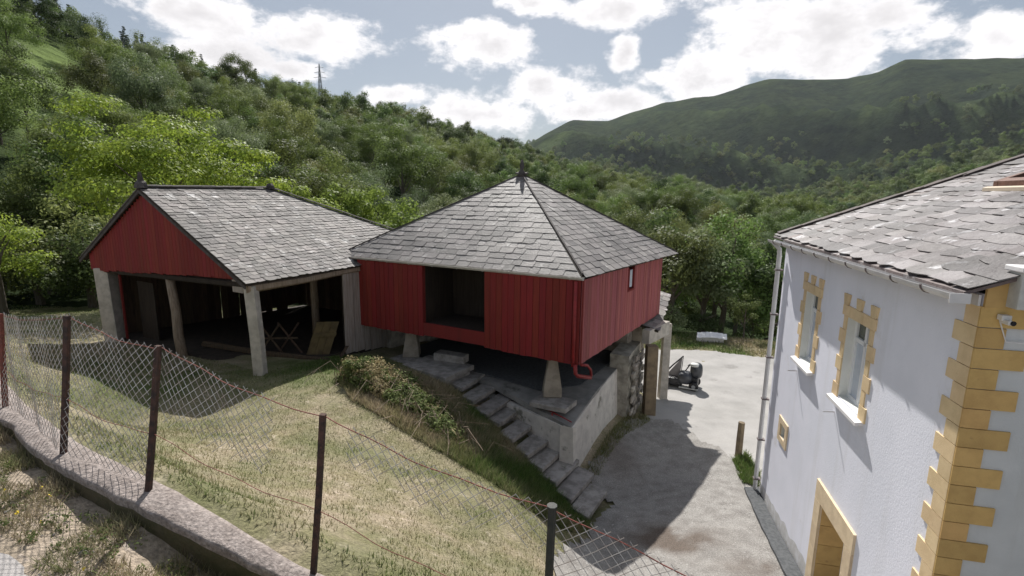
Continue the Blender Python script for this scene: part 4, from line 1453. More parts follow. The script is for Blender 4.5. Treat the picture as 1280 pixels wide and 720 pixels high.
# security lamp, cable, parapet block at the near corner and roof window
lp = MB().obox(Gp(.10, -1.035, .03), HI * .075, HD * .07, V(0, 0, .05)).obox(Gp(.115, -1.06, .05), HI * .04, HD * .11, V(0, 0, .04))
lamp = lp.build('security_camera', 'lamp_housing', house, bevel=.006)
MB().tube([Gp(.15, -1.04, .155), Gp(.152, -1.042, .168)], .022, 8).build('lens', 'lens_dark', lamp)
MB().tube([Gp(.12, -1.03, .034), Gp(.20, -1.235, .034), Gp(.8, -1.25, .03)], .006, 5).build('cable', 'gutter_white', house)
pk = MB().obox(Gp(.15, -.92, .0), HI * .75, HD * .17, V(0, 0, .32)).build('parapet_block', 'cap_grey', house, bevel=.01)
MB().obox(Gp(.13, -.60, -.04), HI * .79, HD * .24, V(0, 0, .05)).build('coping', 'sill_white', pk, bevel=.01)
rz = lambda t, up_=0.: ZEV + .02 + SLP * (t + OV) + up_


def Rp(s, t, up_=0.):
    q_ = H0 + HD * s + HI * t
    return V(q_.x, q_.y, ZEV + .02 + SLP * (t + OV) + up_)


sk = MB()
for (sa, sb_, ta, tb) in ((2.2, 2.3, 2.15, 3.4), (3.2, 3.3, 2.15, 3.4), (2.3, 3.2, 2.15, 2.27), (2.3, 3.2, 3.28, 3.4)):
    a = Rp(sa, ta, .05)
    sk.obox(a, HD * (sb_ - sa), Rp(sa, tb, .05) - a, V(0, 0, .12))
skl = sk.build('roof_window', 'skylight_brown', house, bevel=.008)
a = Rp(2.3, 2.27, .08)
MB().obox(a, HD * .9, Rp(2.3, 3.28, .08) - a, V(0, 0, .03)).build('pane', 'pane_dark', skl)
a = Rp(2.1, 2.08, .045)
MB().obox(a, HD * 1.3, Rp(2.1, 2.14, .045) - a, V(0, 0, .05)).build('flashing', 'flashing', skl)

# ------------------------------------------------------------------ lean-to behind the granary
lt = thing('lean_to', (4.9, 16.5, -6.8), 'small stone lean-to with slate roof and square pillars behind the granary', 'lean-to')
MB().tube([V(4.36, 15.2, -7.0), V(4.33, 15.2, -4.52)], [.25, .23], 4).rough(.02, 3).build('pillar', 'brown_pillar', lt, bevel=.012)
MB().tube([V(5.22, 16.7, -7.0), V(5.28, 16.85, -4.22)], [.2, .17], 4).rough(.02, 3, 3).build('pillar', 'post_concrete', lt, bevel=.012)
MB().obox(V(4.15, 15.75, -4.62), V(.9, .9, .1), V(.2, -.15, 0), V(0, 0, .45)).build('lintel', 'post_concrete', lt, bevel=.01)
rq = [V(4.66, 15.75, -4.22), V(6.05, 19.3, -3.72), V(4.6, 19.9, -3.35), V(3.3, 16.3, -3.85)]
MB().prism(rq, V(0, 0, -.05)).build('roof_deck', 'roof_deck', lt)
us4 = [slate_unit('slate', 'shed_slate', 60 + s, .14) for s in range(4)]
lay_slates(slate_rows(rq, .28, .3, .6, .022, 61), [], us4, lt, 'shed_slate_field')
r_ = random.Random(17)
for k in range(44):                          # rough stones set in the lean-to wall
    row, colm = divmod(k, 4)
    t = colm * .40 + r_.uniform(-.1, .1) + .2 * (row % 2)
    w_, h_ = r_.uniform(.22, .42), r_.uniform(.13, .19)
    c = V(3.60 + t * .425, 14.60 + t * .905, -6.95 + row * .195 + r_.uniform(-.02, .02))
    bl = MB().obox(c, V(.425, .905, 0) * w_, V(.905, -.425, 0) * r_.uniform(.05, .10), V(0, 0, h_))
    bl.rough(.03, 4, k)
    bl.build('wall_stone', 'rubble', lt, bevel=.025)
MB().obox(V(3.5, 14.6, -7.0), V(.75, 1.6, 0), V(-.5, .3, 0), V(0, 0, 2.3)).build('wall_core', 'rubble', lt)

# ------------------------------------------------------------------ things in the yard
yz = lambda x, y: gz(x, y) + .018


z_ = yz(6.2, 17.9)
veh = thing('small_vehicle', (6.15, 17.9, z_), 'small dark open machine with a slanted windscreen parked beyond the granary', 'vehicle')
VE, VN = V(.89, -.45, 0), V(.45, .89, 0)
VO = V(5.52, 18.08, z_)


def vp(x, d, z):
    return VO + VE * x + VN * d + V(0, 0, z)


def blob(name, m, c, r, parent, seed=0, cutz=None):
    """Rounded shell: an ellipsoid with a flattened foot and softly pressed sides."""
    mb = MB()
    nu, nv = 16, 10
    vs, fs = [], []
    for j in range(nv + 1):
        ph = math.pi * j / nv
        for i in range(nu):
            th = 2 * math.pi * i / nu
            sx, sy = math.sin(ph) * math.cos(th), math.sin(ph) * math.sin(th)
            pw_ = lambda t: math.copysign(abs(t) ** .75, t)
            vs.append(vp(c[0] + r[0] * pw_(sx), c[1] + r[1] * pw_(sy), c[2] + r[2] * max(-.7, pw_(math.cos(ph)))))
    for j in range(nv):
        for i in range(nu):
            fs.append(((j + 1) * nu + i, (j + 1) * nu + (i + 1) % nu, j * nu + (i + 1) % nu, j * nu + i))
    return mb.add(vs, fs).build(name, m, parent, True)


MB().obox(vp(.0, .0, .10), VE * .80, VN * .62, V(0, 0, .27)).build('body', 'black_plastic', veh, bevel=.05)
blob('hood', 'dark_paint', (.86, .22, .38), (.27, .30, .25), veh)
MB().obox(vp(1.08, .08, .10), VE * .24, VN * .50, V(0, 0, .36)).build('seat_base', 'black_plastic', veh, bevel=.04)
blob('seat_back', 'dark_paint', (1.22, .36, .66), (.22, .26, .30), veh)
blob('cushion', 'white_board', (1.16, .26, .90), (.16, .16, .07), veh)
MB().prism([vp(.20, .32, .38), vp(.66, .30, .36), vp(.69, .44, 1.08)], VN * .02).build('windscreen', 'pane_grey', veh)
MB().tube([vp(.06, .30, .34), vp(.36, .36, .72), vp(.72, .44, 1.12)], [.035, .03, .022], 6).tube([vp(.72, .44, 1.12), vp(.69, .34, .40)], .014, 5).build('windscreen_frame', 'black_plastic', veh)
MB().tube([vp(.74, .2, .44), vp(.98, .26, .86), vp(1.03, .26, .90)], .022, 6).build('steering_column', 'black_plastic', veh)
MB().tube([vp(.94, .14, .88), vp(1.02, .26, .92), vp(1.06, .40, .88)], .016, 6).build('handlebar', 'black_plastic', veh)
for x_, d_ in ((.18, -.03), (1.20, -.02), (.18, .62), (1.20, .60)):
    wh = MB().tube([vp(x_, d_ - .05, .17), vp(x_, d_ - .03, .17), vp(x_, d_ + .06, .17), vp(x_, d_ + .08, .17)], [.14, .17, .17, .14], 14).build('wheel', 'lens_dark', veh, True)
    MB().tube([vp(x_, d_ - .056, .17), vp(x_, d_ - .04, .17)], [.07, .075], 10).build('rim', 'steel', wh)
MB().obox(vp(.70, -.10, .07), VE * .66, VN * .22, V(0, 0, .04)).build('footboard', 'cap_grey', veh, bevel=.01)
wp = MB()
for k in range(7):
    x0 = 9.05 + k * .19
    wp.obox(V(x0, 24.15 - k * .05, gz(x0, 24.2) + .22 + .05 * math.sin(k / 6 * math.pi)), V(.186, -.05, .002), V(.2, .55, .12), V(0, 0, .03))
wp.obox(V(9.1, 24.3, gz(9.1, 24.3) - .1), V(1.2, -.3, 0), V(.1, .3, 0), V(0, 0, .33))
setp(wp.build('white_sheet', 'sill_white'), 'white corrugated sheet lying in the grass beyond the yard', 'sheet')
bz = gz(6.02, 12.5)
bo = MB().tube([V(6.02, 12.5, bz - .2), V(6.02, 12.5, bz + .5), V(6.03, 12.5, bz + .98)], [.088, .085, .08], 8).rough(.01, 6).build('bollard', 'brown_pillar')
setp(bo, 'short brown wooden post standing at the edge of the concrete yard', 'post')

# ------------------------------------------------------------------ low wall and chain-link fence
lw = MB()
pts = [V(*p) for p in FENCE[:8]]
dense = []
for a, b in zip(pts[:-1], pts[1:]):
    n = max(2, int((b - a).length / .16))
    for k in range(n):
        dense.append(a + (b - a) * (k / n))
dense.append(pts[-1])
vs, fs = [], []
prof = [(-.175, -.9), (-.17, -.35), (-.175, -.07), (-.178, -.02), (-.172, .004), (-.15, .012), (-.03, .02), (.06, .015), (.13, .0), (.16, -.06), (.16, -.9)]
for i, p in enumerate(dense):
    t = (dense[min(i + 1, len(dense) - 1)] - dense[max(i - 1, 0)])
    t = V(t.x, t.y, 0).normalized()
    nrm = V(-t.y, t.x, 0)
    bite = .07 * max(0, mnoise.noise(Vector((i * .23, 5, 0)))) + .03 * mnoise.noise(Vector((i * .9, 1, 0)))
    for k, (o_, h) in enumerate(prof):
        nw = max(0, min(1, (p.x + 3.1) / 1.3))
        o_ = o_ if o_ < -.1 else o_ - nw * (o_ + .1) * .55
        oo = o_ + (bite if k in (1, 2, 3, 4, 5) else 0) + .012 * mnoise.noise(Vector((i * .7, k * 3, 2)))
        vs.append(p + nrm * (oo + .02) + V(0, 0, h + .018 * mnoise.noise(Vector((i * .5, k, 7)))))
m_ = len(prof)
for i in range(len(dense) - 1):
    for k in range(m_ - 1):
        fs.append((i * m_ + k, i * m_ + k + 1, (i + 1) * m_ + k + 1, (i + 1) * m_ + k))
lw.add(vs, [f[::-1] for f in fs])
lwo = lw.build('low_wall', 'wall_concrete', None, True)
lwo.data.materials.append(MATS['wall_face'])
lwo.data.polygons.foreach_set('material_index', np.array([1 if (i % (m_ - 1)) < 2 else 0 for i in range(len(lwo.data.polygons))], np.int32))
setp(lwo, 'low crumbling concrete wall carrying the wire fence along the road', 'wall')

POSTS = [((-6.27, 5.97, -2.68), (-6.22, 6.05, -1.50)), ((-4.42, 4.68, -2.58), (-4.28, 4.79, -1.2)), ((-3.24, 4.18, -2.66), (-3.07, 4.28, -1.33)),
         ((-1.57, 3.63, -3.02), (-1.43, 3.67, -1.67)), ((.25, 3.12, -3.42), (.285, 3.1, -2.055)), ((2.2, 2.5, -3.9), (2.22, 2.5, -2.6)), ((-9.4, 8.4, -2.75), (-9.35, 8.45, -1.5))]
fence = thing('chain_link_fence', (-2.4, 3.9, -2.85), 'rusty sagging chain-link fence on thin iron posts along the low wall', 'fence')
for i, (b, t) in enumerate(POSTS):
    b, t = V(*b), V(*t)
    mb = MB()
    r_p = .030
    mb.tube([b - (t - b).normalized() * .25, b + (t - b) * .5 + V(.006, 0, 0), t], [r_p, r_p, r_p], 4 if i not in (4,) else 8)
    mb.rough(.004, 8, i)
    po = mb.build('post', 'post_green' if i == 4 else ('rust_red' if i == 0 else 'rust'), fence)
    if i == 4:
        MB().tube([t, t + V(0, 0, .018)], .036, 8).build('cap', 'post_green', po)


def mesh_panel(b0, t0, b1, t1, seed, cell=.09, smin=0., smax=1., hmin=0.):
    """Woven wire between two posts: two families of slanting wires that really cross."""
    b0, t0, b1, t1 = map(lambda q_: V(*q_), (b0, t0, b1, t1))
    rr = random.Random(seed)
    L = ((b1 - b0).length + (t1 - t0).length) / 2
    H = (t0 - b0).length * .97
    nrm = (t1 - t0).cross(V(0, 0, 1)).normalized()
    ph = rr.uniform(0, 9)

    def P(s, h):
        a, b = b0 + (b1 - b0) * (s / L) + V(0, 0, .04), t0 + (t1 - t0) * (s / L) + V(0, 0, -.02)
        sg = -.035 * math.sin(math.pi * s / L) * (h / H)
        bul = .035 * math.sin(s * 2.3 + ph) * math.sin(h * 2.1 + ph) + .012 * math.sin(s * 9 + h * 5)
        return a + (b - a) * (h / H) + V(0, 0, sg) + nrm * bul
    mb = MB()
    n = int((L + H) / cell) + 1
    for fam in (0, 1):
        for k in range(n):
            c = k * cell
            # s + h = c  (or mirrored)
            h0 = max(0, c - L)
            h1 = min(H, c)
            # torn panels keep only part of their width or a strip below the top wire
            lo_, hi_ = (c - smax * L, c - smin * L) if not fam else (c - (1 - smin) * L, c - (1 - smax) * L)
            h0, h1 = max(h0, lo_ + rr.uniform(0, .05), hmin * H * rr.uniform(.85, 1.03)), min(h1, hi_)
            if h1 - h0 < .03:
                continue
            m = max(2, int((h1 - h0) / .16) + 1)
            pts = []
            for j in range(m + 1):
                h = h0 + (h1 - h0) * j / m
                s = c - h
                if fam:
                    s = L - s
                pts.append(P(s, h) + nrm * (.004 if fam else -.004))
            if h1 > H - .001:                # twisted ends stand above the top wire
                e = (pts[-1] - pts[-2]).normalized()
                pts.append(pts[-1] + e * .048)
            mb.tube(pts, .0029, 3, False)
    o_ = mb.build('wire_mesh', 'zinc_wire', fence)
    o_['kind'] = 'stuff'
    for hf, nm in ((1.0, 0), (.40, 1)):
        pts = [P(L * j / 14, H * hf - (.0 if nm == 0 else .0)) + V(0, 0, -.0 if nm == 0 else -.05 * math.sin(math.pi * j / 14)) for j in range(15)]
        MB().tube(pts, .0042 if nm == 0 else .003, 4, False).build('tension_wire', 'rust_red', fence)


order = [6, 0, 1, 2, 3, 4, 5]
TORN = {3: dict(smax=.74, hmin=.56), 4: dict(smin=.12, hmin=.86), 5: dict(smax=.50, hmin=.74)}
for k, (i, j) in enumerate(zip(order[:-1], order[1:])):
    mesh_panel(POSTS[i][0], POSTS[i][1], POSTS[j][0], POSTS[j][1], k + 1, **TORN.get(k, {}))

# ------------------------------------------------------------------ foliage builders
def leaf_arrays(C, Rd, per, size, g, squash=.8, upb=.35, shell=.45, droop=0.):
    C = np.asarray(C, float)
    n = len(C) * per
    ci = np.repeat(np.arange(len(C)), per)
    d = g.normal(size=(n, 3))
    d /= np.linalg.norm(d, axis=1)[:, None]
    r = np.asarray(Rd)[ci] * g.uniform(0, 1, n) ** shell
    p = C[ci] + d * r[:, None] * np.array([1, 1, squash])
    nm = d * 1.15 + g.normal(size=(n, 3)) * .34 + np.array([0, 0, upb])
    nm /= np.linalg.norm(nm, axis=1)[:, None]
    a = np.cross(nm, g.normal(size=(n, 3)))
    a /= np.linalg.norm(a, axis=1)[:, None] + 1e-9
    a[:, 2] -= droop
    b = np.cross(nm, a)
    l = size * g.uniform(.6, 1.35, n)[:, None]
    w = l * g.uniform(.45, .75, n)[:, None]
    v = np.stack([p - a * l * .5, p + b * w * .5, p + a * l * .5, p - b * w * .5], 1).reshape(-1, 3)
    return v, np.arange(n * 4)


def crown_mesh(name, m, clumps, rads, per, size, seed, **k):
    g = np.random.default_rng(seed)
    v, f = leaf_arrays(clumps, rads, per, size, g, **k)
    return np_mesh(name, v, f, 4, m)


def broad_clumps(g, n, rx, rz, zc, rmin, rmax, fill=.35, lump=.18, flat=1.0):
    out, rr = [], []
    for _ in range(n):
        d = g.normal(size=3)
        d /= np.linalg.norm(d)
        if d[2] < -.55:
            d[2] *= -.5
        k = (g.uniform(.35, .75) if g.uniform() < fill else g.uniform(.82, 1.0)) * (1 + lump * math.sin(3 * math.atan2(d[1], d[0]) + 4 * d[2]))
        out.append((d[0] * rx * k, d[1] * rx * k, zc + d[2] * rz * k * flat))
        rr.append(g.uniform(rmin, rmax))
    return out, rr


def trunk_mesh(name, h, r, seed, limbs=5, top=.62, spread=2.2):
    rr = random.Random(seed)
    mb = MB()
    lean = (rr.uniform(-.3, .3), rr.uniform(-.3, .3))
    mb.tube([(0, 0, -.8), (0, 0, .3), (lean[0] * .5, lean[1] * .5, h * .35), (lean[0], lean[1], h * top), (lean[0] * 1.3, lean[1] * 1.2, h * .9)], [r * 1.5, r, r * .8, r * .5, r * .12], 7)
    for k in range(limbs):
        an = 2 * math.pi * k / limbs + rr.uniform(-.4, .4)
        z0 = h * rr.uniform(.25, .6)
        s = spread * rr.uniform(.6, 1.1)
        mb.tube([(lean[0] * .6, lean[1] * .6, z0), (math.cos(an) * s * .5, math.sin(an) * s * .5, z0 + h * .14), (math.cos(an) * s, math.sin(an) * s, z0 + h * .26)], [r * .45, r * .28, r * .08], 5)
    return mb.mesh(name, 'bark')


# shared kinds for the hillside: (crown, trunk, label, name, crown top height)
KINDS = []
for kd, (m, n, rx, rz, zc, sz, nm, lb) in enumerate([
        ('leaf_mid', 30, 3.9, 3.9, 6.2, .44, 'broadleaf_tree', 'mid-green round broadleaf tree'),
        ('leaf_dark', 30, 3.6, 4.2, 6.4, .44, 'oak_tree', 'dark green dense oak'),
        ('leaf_olive', 26, 4.2, 3.6, 5.9, .42, 'chestnut_tree', 'olive-green spreading chestnut'),
        ('leaf_grey', 26, 3.2, 4.4, 6.6, .40, 'willow_tree', 'grey-green soft willow'),
        ('leaf_mid', 24, 3.2, 4.8, 6.9, .42, 'broadleaf_tree', 'mid-green tall broadleaf tree')]):
    vs_ = []
    for v in range(2):
        g = np.random.default_rng(100 + kd * 10 + v)
        c, r = broad_clumps(g, n + 8 * v, rx, rz, zc, 1.0, 1.7, lump=.14 + .1 * v)
        vs_.append((crown_mesh('crown', m, c, r, 480, sz * .44, 200 + kd * 10 + v), trunk_mesh('trunk', 9, .22, kd * 7 + v)))
    KINDS.append((vs_, nm, lb))
vs_ = []
for v in range(2):
    g = np.random.default_rng(300 + v)
    c, r = [], []
    for k in range(15):
        z0 = 1.6 + k * .72
        R_ = 2.1 * (1 - k / 15.5)
        for q_ in range(max(1, int(7 * (1 - k / 15)))):
            an = g.uniform(0, 6.28)
            c.append((math.cos(an) * R_ * .7, math.sin(an) * R_ * .7, z0))
            r.append(.5 + R_ * .48)
    vs_.append((crown_mesh('crown', 'leaf_fir', c, r, 90, .30, 310 + v, squash=.55, droop=.3), trunk_mesh('trunk', 10, .18, 77 + v, 2, .7, .6)))
KINDS.append((vs_, 'fir_tree', 'dark pointed fir'))


def plant_tree(nm, label, grp, loc, crown, trunk, sc, rz, sz=1.0):
    t = thing(nm, loc, label, 'tree', grp)
    t.rotation_euler = (0, 0, rz)
    t.scale = (sc, sc, sc * sz)
    for n_, me in (('trunk', trunk), ('crown', crown)):
        o_ = bpy.data.objects.new(n_, me)
        COL.objects.link(o_)
        o_.parent = t
    return t


# scatter over the valley sides
g = np.random.default_rng(42)
pos = []
D = 42.
while D < 2650:
    sp = 6.5 + D * .0115 + max(0, D - 900) * .002
    na = int(math.radians(112) * D / sp)
    for k in range(na):
        a = -56 + 112 * (k + g.uniform(-.45, .45)) / na
        d = D + g.uniform(-.45, .45) * sp
        pos.append((a, d, sp))
    D += sp * .92
pos = np.array(pos)
PX, PY = np.sin(np.radians(pos[:, 0])) * pos[:, 1], np.cos(np.radians(pos[:, 0])) * pos[:, 1]
PZ = hill_z(PX, PY)
wood = vnoise(PX, PY, 1 / 35, 3, 61)
gap = np.exp(-(((pos[:, 0] + 40.3) / 2.7) ** 2 + ((pos[:, 1] - 122) / 50) ** 2) + .35 * vnoise(PX, PY, 1 / 9, 2, 64)) > .42
gap |= (pos[:, 1] > 200) & (wood > .95)
big = vnoise(PX, PY, 1 / 260, 4, 66) + .4 * wood
gap |= (pos[:, 1] > 1150) & (big < -1.6 + 3.6 * np.clip((pos[:, 1] - 1150) / 1350, 0, 1))
keep = ~gap
PX, PY, PZ, pos, wood = PX[keep], PY[keep], PZ[keep], pos[keep], wood[keep]
dr_ = np.interp(pos[:, 0], AZ, DR1)
fir = ((pos[:, 0] < -24) & (pos[:, 1] > dr_ * .78) & (pos[:, 1] < dr_ * 1.3)) | ((wood < -1.0) & (pos[:, 1] > 90))
dk_ = ((pos[:, 0] > -3) & (pos[:, 0] < 9) & (pos[:, 1] > dr_ * .8) & (pos[:, 1] < dr_ * 1.1))
kn = vnoise(PX, PY, 1 / 22, 2, 63) + g.normal(size=len(PX)) * .45
kind = np.digitize(kn, [-.75, -.15, .42, .85])
kind = np.array([1, 0, 4, 2, 3])[kind]
kind = np.where(dk_, 1, kind)
kind = np.where(fir, 5, kind)
scl = np.clip(pos[:, 2] / 6.9 * np.where(g.uniform(size=len(PX)) > .8, 1.25, 1) * g.uniform(.58, 1.18, len(PX)), .5, 5.) * .86
scl = np.where(fir, scl * .72, scl)
scl = np.minimum(scl, np.where(pos[:, 1] > 1100, 2.3, 5))
# in front of the open valley floor keep the near trees low enough to look over
near_d = pos[:, 1]
ZONES = [(-90, -34, 'on the hillside at the far left'), (-34, -22, 'on the hillside above the open shed'), (-22, -8, 'on the hillside between shed and granary roofs'),
         (-8, 4, 'on the slope behind the granary roof'), (4, 18, 'in the valley right of the granary roof'), (18, 33, 'in the valley between granary and white house'), (33, 90, 'beyond the roof of the white house')]
inview = (np.abs(pos[:, 0]) < 47)
ordr = np.argsort(np.where(inview, pos[:, 1] / scl, 1e9))
single = ordr[:290]
for i in single:
    vs_, nm, lb = KINDS[kind[i]]
    cr, tk = vs_[i % 2]
    zn = next(z[2] for z in ZONES if z[0] <= pos[i, 0] < z[1])
    q_ = pos[i, 1] / dr_[i]
    zn = ('low ' if q_ < .3 else 'half way up ' if q_ < .62 else 'near the crest ') + zn
    plant_tree(nm, lb + ' ' + zn, lb + 's ' + zn, (PX[i], PY[i], PZ[i] - .3), cr, tk, float(scl[i]), float(g.uniform(0, 6.28)), float(g.uniform(.85, 1.12)))
rest = np.setdiff1d(np.arange(len(PX)), single)

# the farther wood: one mass, instanced leaf crowns on points
protos = bpy.data.collections.new('far_tree_kinds')
for k, (m, n, rx, rz, zc) in enumerate([('leaf_mid', 18, 3.9, 3.7, 5.6), ('leaf_dark', 18, 3.6, 4.0, 5.8), ('leaf_olive', 18, 4.2, 3.4, 5.4), ('leaf_grey', 18, 3.4, 4.0, 5.8), ('leaf_mid', 18, 3.3, 4.6, 6.2)]):
    g2 = np.random.default_rng(500 + k)
    c, r = broad_clumps(g2, n, rx, rz, zc, 1.2, 1.9, fill=.15)
    c.append((0, 0, 2.5))
    r.append(2.2)
    o_ = bpy.data.objects.new('far_tree_%d' % k, crown_mesh('far_crown', m, c, r, 200, .36, 520 + k))
    protos.objects.link(o_)
o_ = bpy.data.objects.new('far_tree_5', KINDS[5][0][0][0])
protos.objects.link(o_)
me = bpy.data.meshes.new('far_wood')
me.vertices.add(len(rest))
me.vertices.foreach_set('co', np.stack([PX[rest], PY[rest], PZ[rest] - .4], -1).astype(np.float32).ravel())
for nm, ty, val in (('pick', 'INT', kind[rest].astype(np.int32)), ('size', 'FLOAT', scl[rest].astype(np.float32)), ('turn', 'FLOAT', g.uniform(0, 6.28, len(rest)).astype(np.float32))):
    a = me.attributes.new(nm, ty, 'POINT')
    a.data.foreach_set('value', val)
fo = link('far_wood', me)
setp(fo, 'continuous broadleaf wood covering the farther valley sides', 'wood', kind='stuff')
ng = bpy.data.node_groups.new('far_wood', 'GeometryNodeTree')
ng.interface.new_socket('Geometry', in_out='INPUT', socket_type='NodeSocketGeometry')
ng.interface.new_socket('Geometry', in_out='OUTPUT', socket_type='NodeSocketGeometry')
N, Lk = ng.nodes.new, ng.links.new
gi, go = N('NodeGroupInput'), N('NodeGroupOutput')
iop, ci = N('GeometryNodeInstanceOnPoints'), N('GeometryNodeCollectionInfo')
ci.inputs['Collection'].default_value = protos
ci.inputs['Separate Children'].default_value = True
ci.inputs['Reset Children'].default_value = True
iop.inputs['Pick Instance'].default_value = True


def named(nm, ty):
    n = N('GeometryNodeInputNamedAttribute')
    n.data_type = ty
    n.inputs['Name'].default_value = nm
    return n.outputs['Attribute']


cx = N('ShaderNodeCombineXYZ')
Lk(named('turn', 'FLOAT'), cx.inputs[2])
Lk(gi.outputs[0], iop.inputs['Points'])
Lk(ci.outputs[0], iop.inputs['Instance'])
Lk(named('pick', 'INT'), iop.inputs['Instance Index'])
Lk(cx.outputs[0], iop.inputs['Rotation'])
Lk(named('size', 'FLOAT'), iop.inputs['Scale'])
Lk(iop.outputs[0], go.inputs[0])
md = fo.modifiers.new('wood', 'NODES')
md.node_group = ng

# ------------------------------------------------------------------ near trees, each its own
def near_tree(nm, label, x, y, h, rx, rz, zc, m, n, per, size, seed, grp=None, flat=1.0, upb=.35, squash=.7, r=.2, zoff=0., rmin=.7, rmax=1.2, lump=.2):
    g = np.random.default_rng(seed)
    c, rd = broad_clumps(g, n, rx, rz, zc, rmin, rmax, fill=.4, lump=lump, flat=flat)
    cm = crown_mesh('crown', m, c, rd, int(per * 1.7), size * .74, seed + 1, upb=upb, squash=squash)
    tm = trunk_mesh('trunk', h, r, seed, 7, .6, rx * .7)
    return plant_tree(nm, label, grp, (x, y, gz(x, y) + zoff), cm, tm, 1.0, 0.)


near_tree('lime_tree', 'bright lime-green tree with layered leafy sprays behind the shed roof', -15.4, 24.0, 9.5, 4.3, 3.6, 6.1, 'leaf_lime', 80, 250, .19, 900, squash=.34, upb=.8, rmin=.9, rmax=1.6, lump=.13)
near_tree('lime_tree', 'bright yellow-green branch of a tree cut by the left picture edge', -24.5, 24.0, 5, 1.9, 2.4, 3.1, 'leaf_lime', 24, 200, .18, 905, squash=.4, upb=.8)
near_tree('sycamore_tree', 'small fresh yellow-green tree between the shed and granary roofs', -12.5, 41, 9, 3.0, 3.0, 6.6, 'leaf_fresh', 34, 140, .34, 910)
near_tree('sycamore_tree', 'fresh green round tree just left of the granary roof corner', -8.5, 40, 8, 3.4, 2.6, 5.2, 'leaf_fresh', 34, 140, .34, 915)
near_tree('sycamore_tree', 'fresh green tree showing over the far end of the shed ridge', -15.5, 36, 8, 3.2, 2.6, 5.5, 'leaf_fresh', 34, 130, .32, 917)
near_tree('walnut_tree', 'brown-tinged leafy tree right behind the granary wall', 9.2, 29.0, 6.2, 2.3, 2.7, 3.6, 'leaf_olive', 36, 150, .25, 920)
near_tree('alder_tree', 'tall dark alder behind the yard in the middle of the gap', 13.2, 31.5, 8, 2.7, 3.5, 4.6, 'leaf_mid', 44, 150, .26, 925)
near_tree('alder_tree', 'pale grey-green alder leaning towards the yard', 11.4, 30.0, 6.5, 2.1, 2.8, 3.8, 'leaf_grey', 34, 140, .24, 930)
near_tree('alder_tree', 'dark green alder beside the far corner of the white house', 16.8, 30.5, 7, 2.8, 3.2, 4.1, 'leaf_dark', 42, 150, .26, 935)
near_tree('alder_tree', 'tall mid-green alder farther behind the yard trees', 15.0, 37, 8.5, 3.2, 3.8, 5.2, 'leaf_mid', 40, 140, .3, 937)
near_tree('alder_tree', 'broad dark tree behind the granary right eave', 10.8, 36, 8.0, 3.2, 3.6, 4.8, 'leaf_dark', 40, 140, .3, 939)
near_tree('sapling', 'small pale sapling standing at the back edge of the yard', 11.9, 25.4, 2.3, .75, .8, 1.5, 'weed_leaf', 16, 60, .13, 940, r=.04, rmin=.22, rmax=.4)
for k, (x, y, h, rx, lb) in enumerate([(-29.5, 27.5, 4.5, 2.4, 'leafy hedge bush cut by the left edge behind the meadow'), (-26.0, 27.6, 4.0, 2.2, 'mid-green hedge bush beside the leftmost one behind the meadow'),
                                       (-22.8, 27.2, 4.3, 2.2, 'hedge bush left of the shed post behind the meadow'), (-19.6, 26.6, 4.2, 2.1, 'hedge bush just behind the left shed post'),
                                       (-24.5, 31.5, 7.0, 3.0, 'taller olive tree standing behind the meadow hedge'), (-30, 33, 7.5, 3.2, 'taller grey-green tree at the far left behind the meadow hedge')]):
    near_tree('hedge_bush' if k < 4 else 'hedge_tree', lb, x, y, h, rx, h * .45, h * .47, ['leaf_mid', 'leaf_mid', 'leaf_dark', 'leaf_mid', 'leaf_olive', 'leaf_grey'][k], 34, 120, .24 if k < 4 else .3, 950 + k * 3, 'hedge bushes behind the meadow' if k < 4 else None)
for k, (x, y, rx, lb) in enumerate([(8.6, 27.2, .9, 'low green bush left of the white sheet'), (13.9, 26.9, .9, 'low green bush behind the sapling'), (10.6, 27.6, 1.0, 'low dark bush right of the white sheet'), (16, 26.5, 1.1, 'low green bush beside the house corner')]):
    near_tree('bush', lb, x, y, 1.6, rx, .75, .7, ['leaf_grey', 'leaf_mid', 'leaf_dark', 'leaf_mid'][k], 16, 90, .15, 980 + k, 'low bushes along the back of the yard', rmin=.3, rmax=.6)

# bramble tangle on the edge of the bank
g = np.random.default_rng(71)
bx = [(-3.75, 11.25), (-3.3, 11.0), (-2.9, 10.8), (-2.5, 10.6), (-2.1, 10.2), (-1.7, 9.95), (-1.35, 9.7), (-2.4, 11.2), (-1.9, 10.8), (-1.4, 10.4), (-.9, 9.6), (-3.0, 11.5)]
c, rd, dry = [], [], []
BR = [(-4.1, 11.35), (-3.3, 11.8), (-2.4, 11.6), (-1.5, 10.75), (-1.0, 10.0), (-1.3, 9.7), (-2.4, 10.25), (-3.4, 10.9)]
while len(c) < 330:
    xx, yy = g.uniform(-4.2, -.4), g.uniform(9, 12)
    if not in_poly(np.array([xx]), np.array([yy]), BR)[0]:
        continue
    hh = g.uniform(0, .60) * (.75 + .25 * math.sin(xx * 3)) * max(.25, min(1, (-1.1 - xx) / 1.7)) * min(1, .35 + .9 * max(0, min(xx + 4.3, -.3 - xx, 1.2)))
    c.append((xx, yy, gz(xx, yy) + hh))
    rd.append(g.uniform(.11, .26))
    nz = float(vnoise(np.array([xx]), np.array([yy]), 1.7, 2, 75)[0])
    dry.append(nz + hh * 1.8 + g.normal() * .45 > .30)
dry = np.array(dry)
bush = thing('bramble_bush', (-2.4, 10.6, gz(-2.4, 10.6)), 'overgrown bramble and dead grass tangle on the bank beside the steps', 'bush')
cc_ = np.array(c)
link('dry_leaves', crown_mesh('dry_leaves', 'dry_leaf', cc_[dry], np.array(rd)[dry], 120, .05, 72, upb=.2), bush)
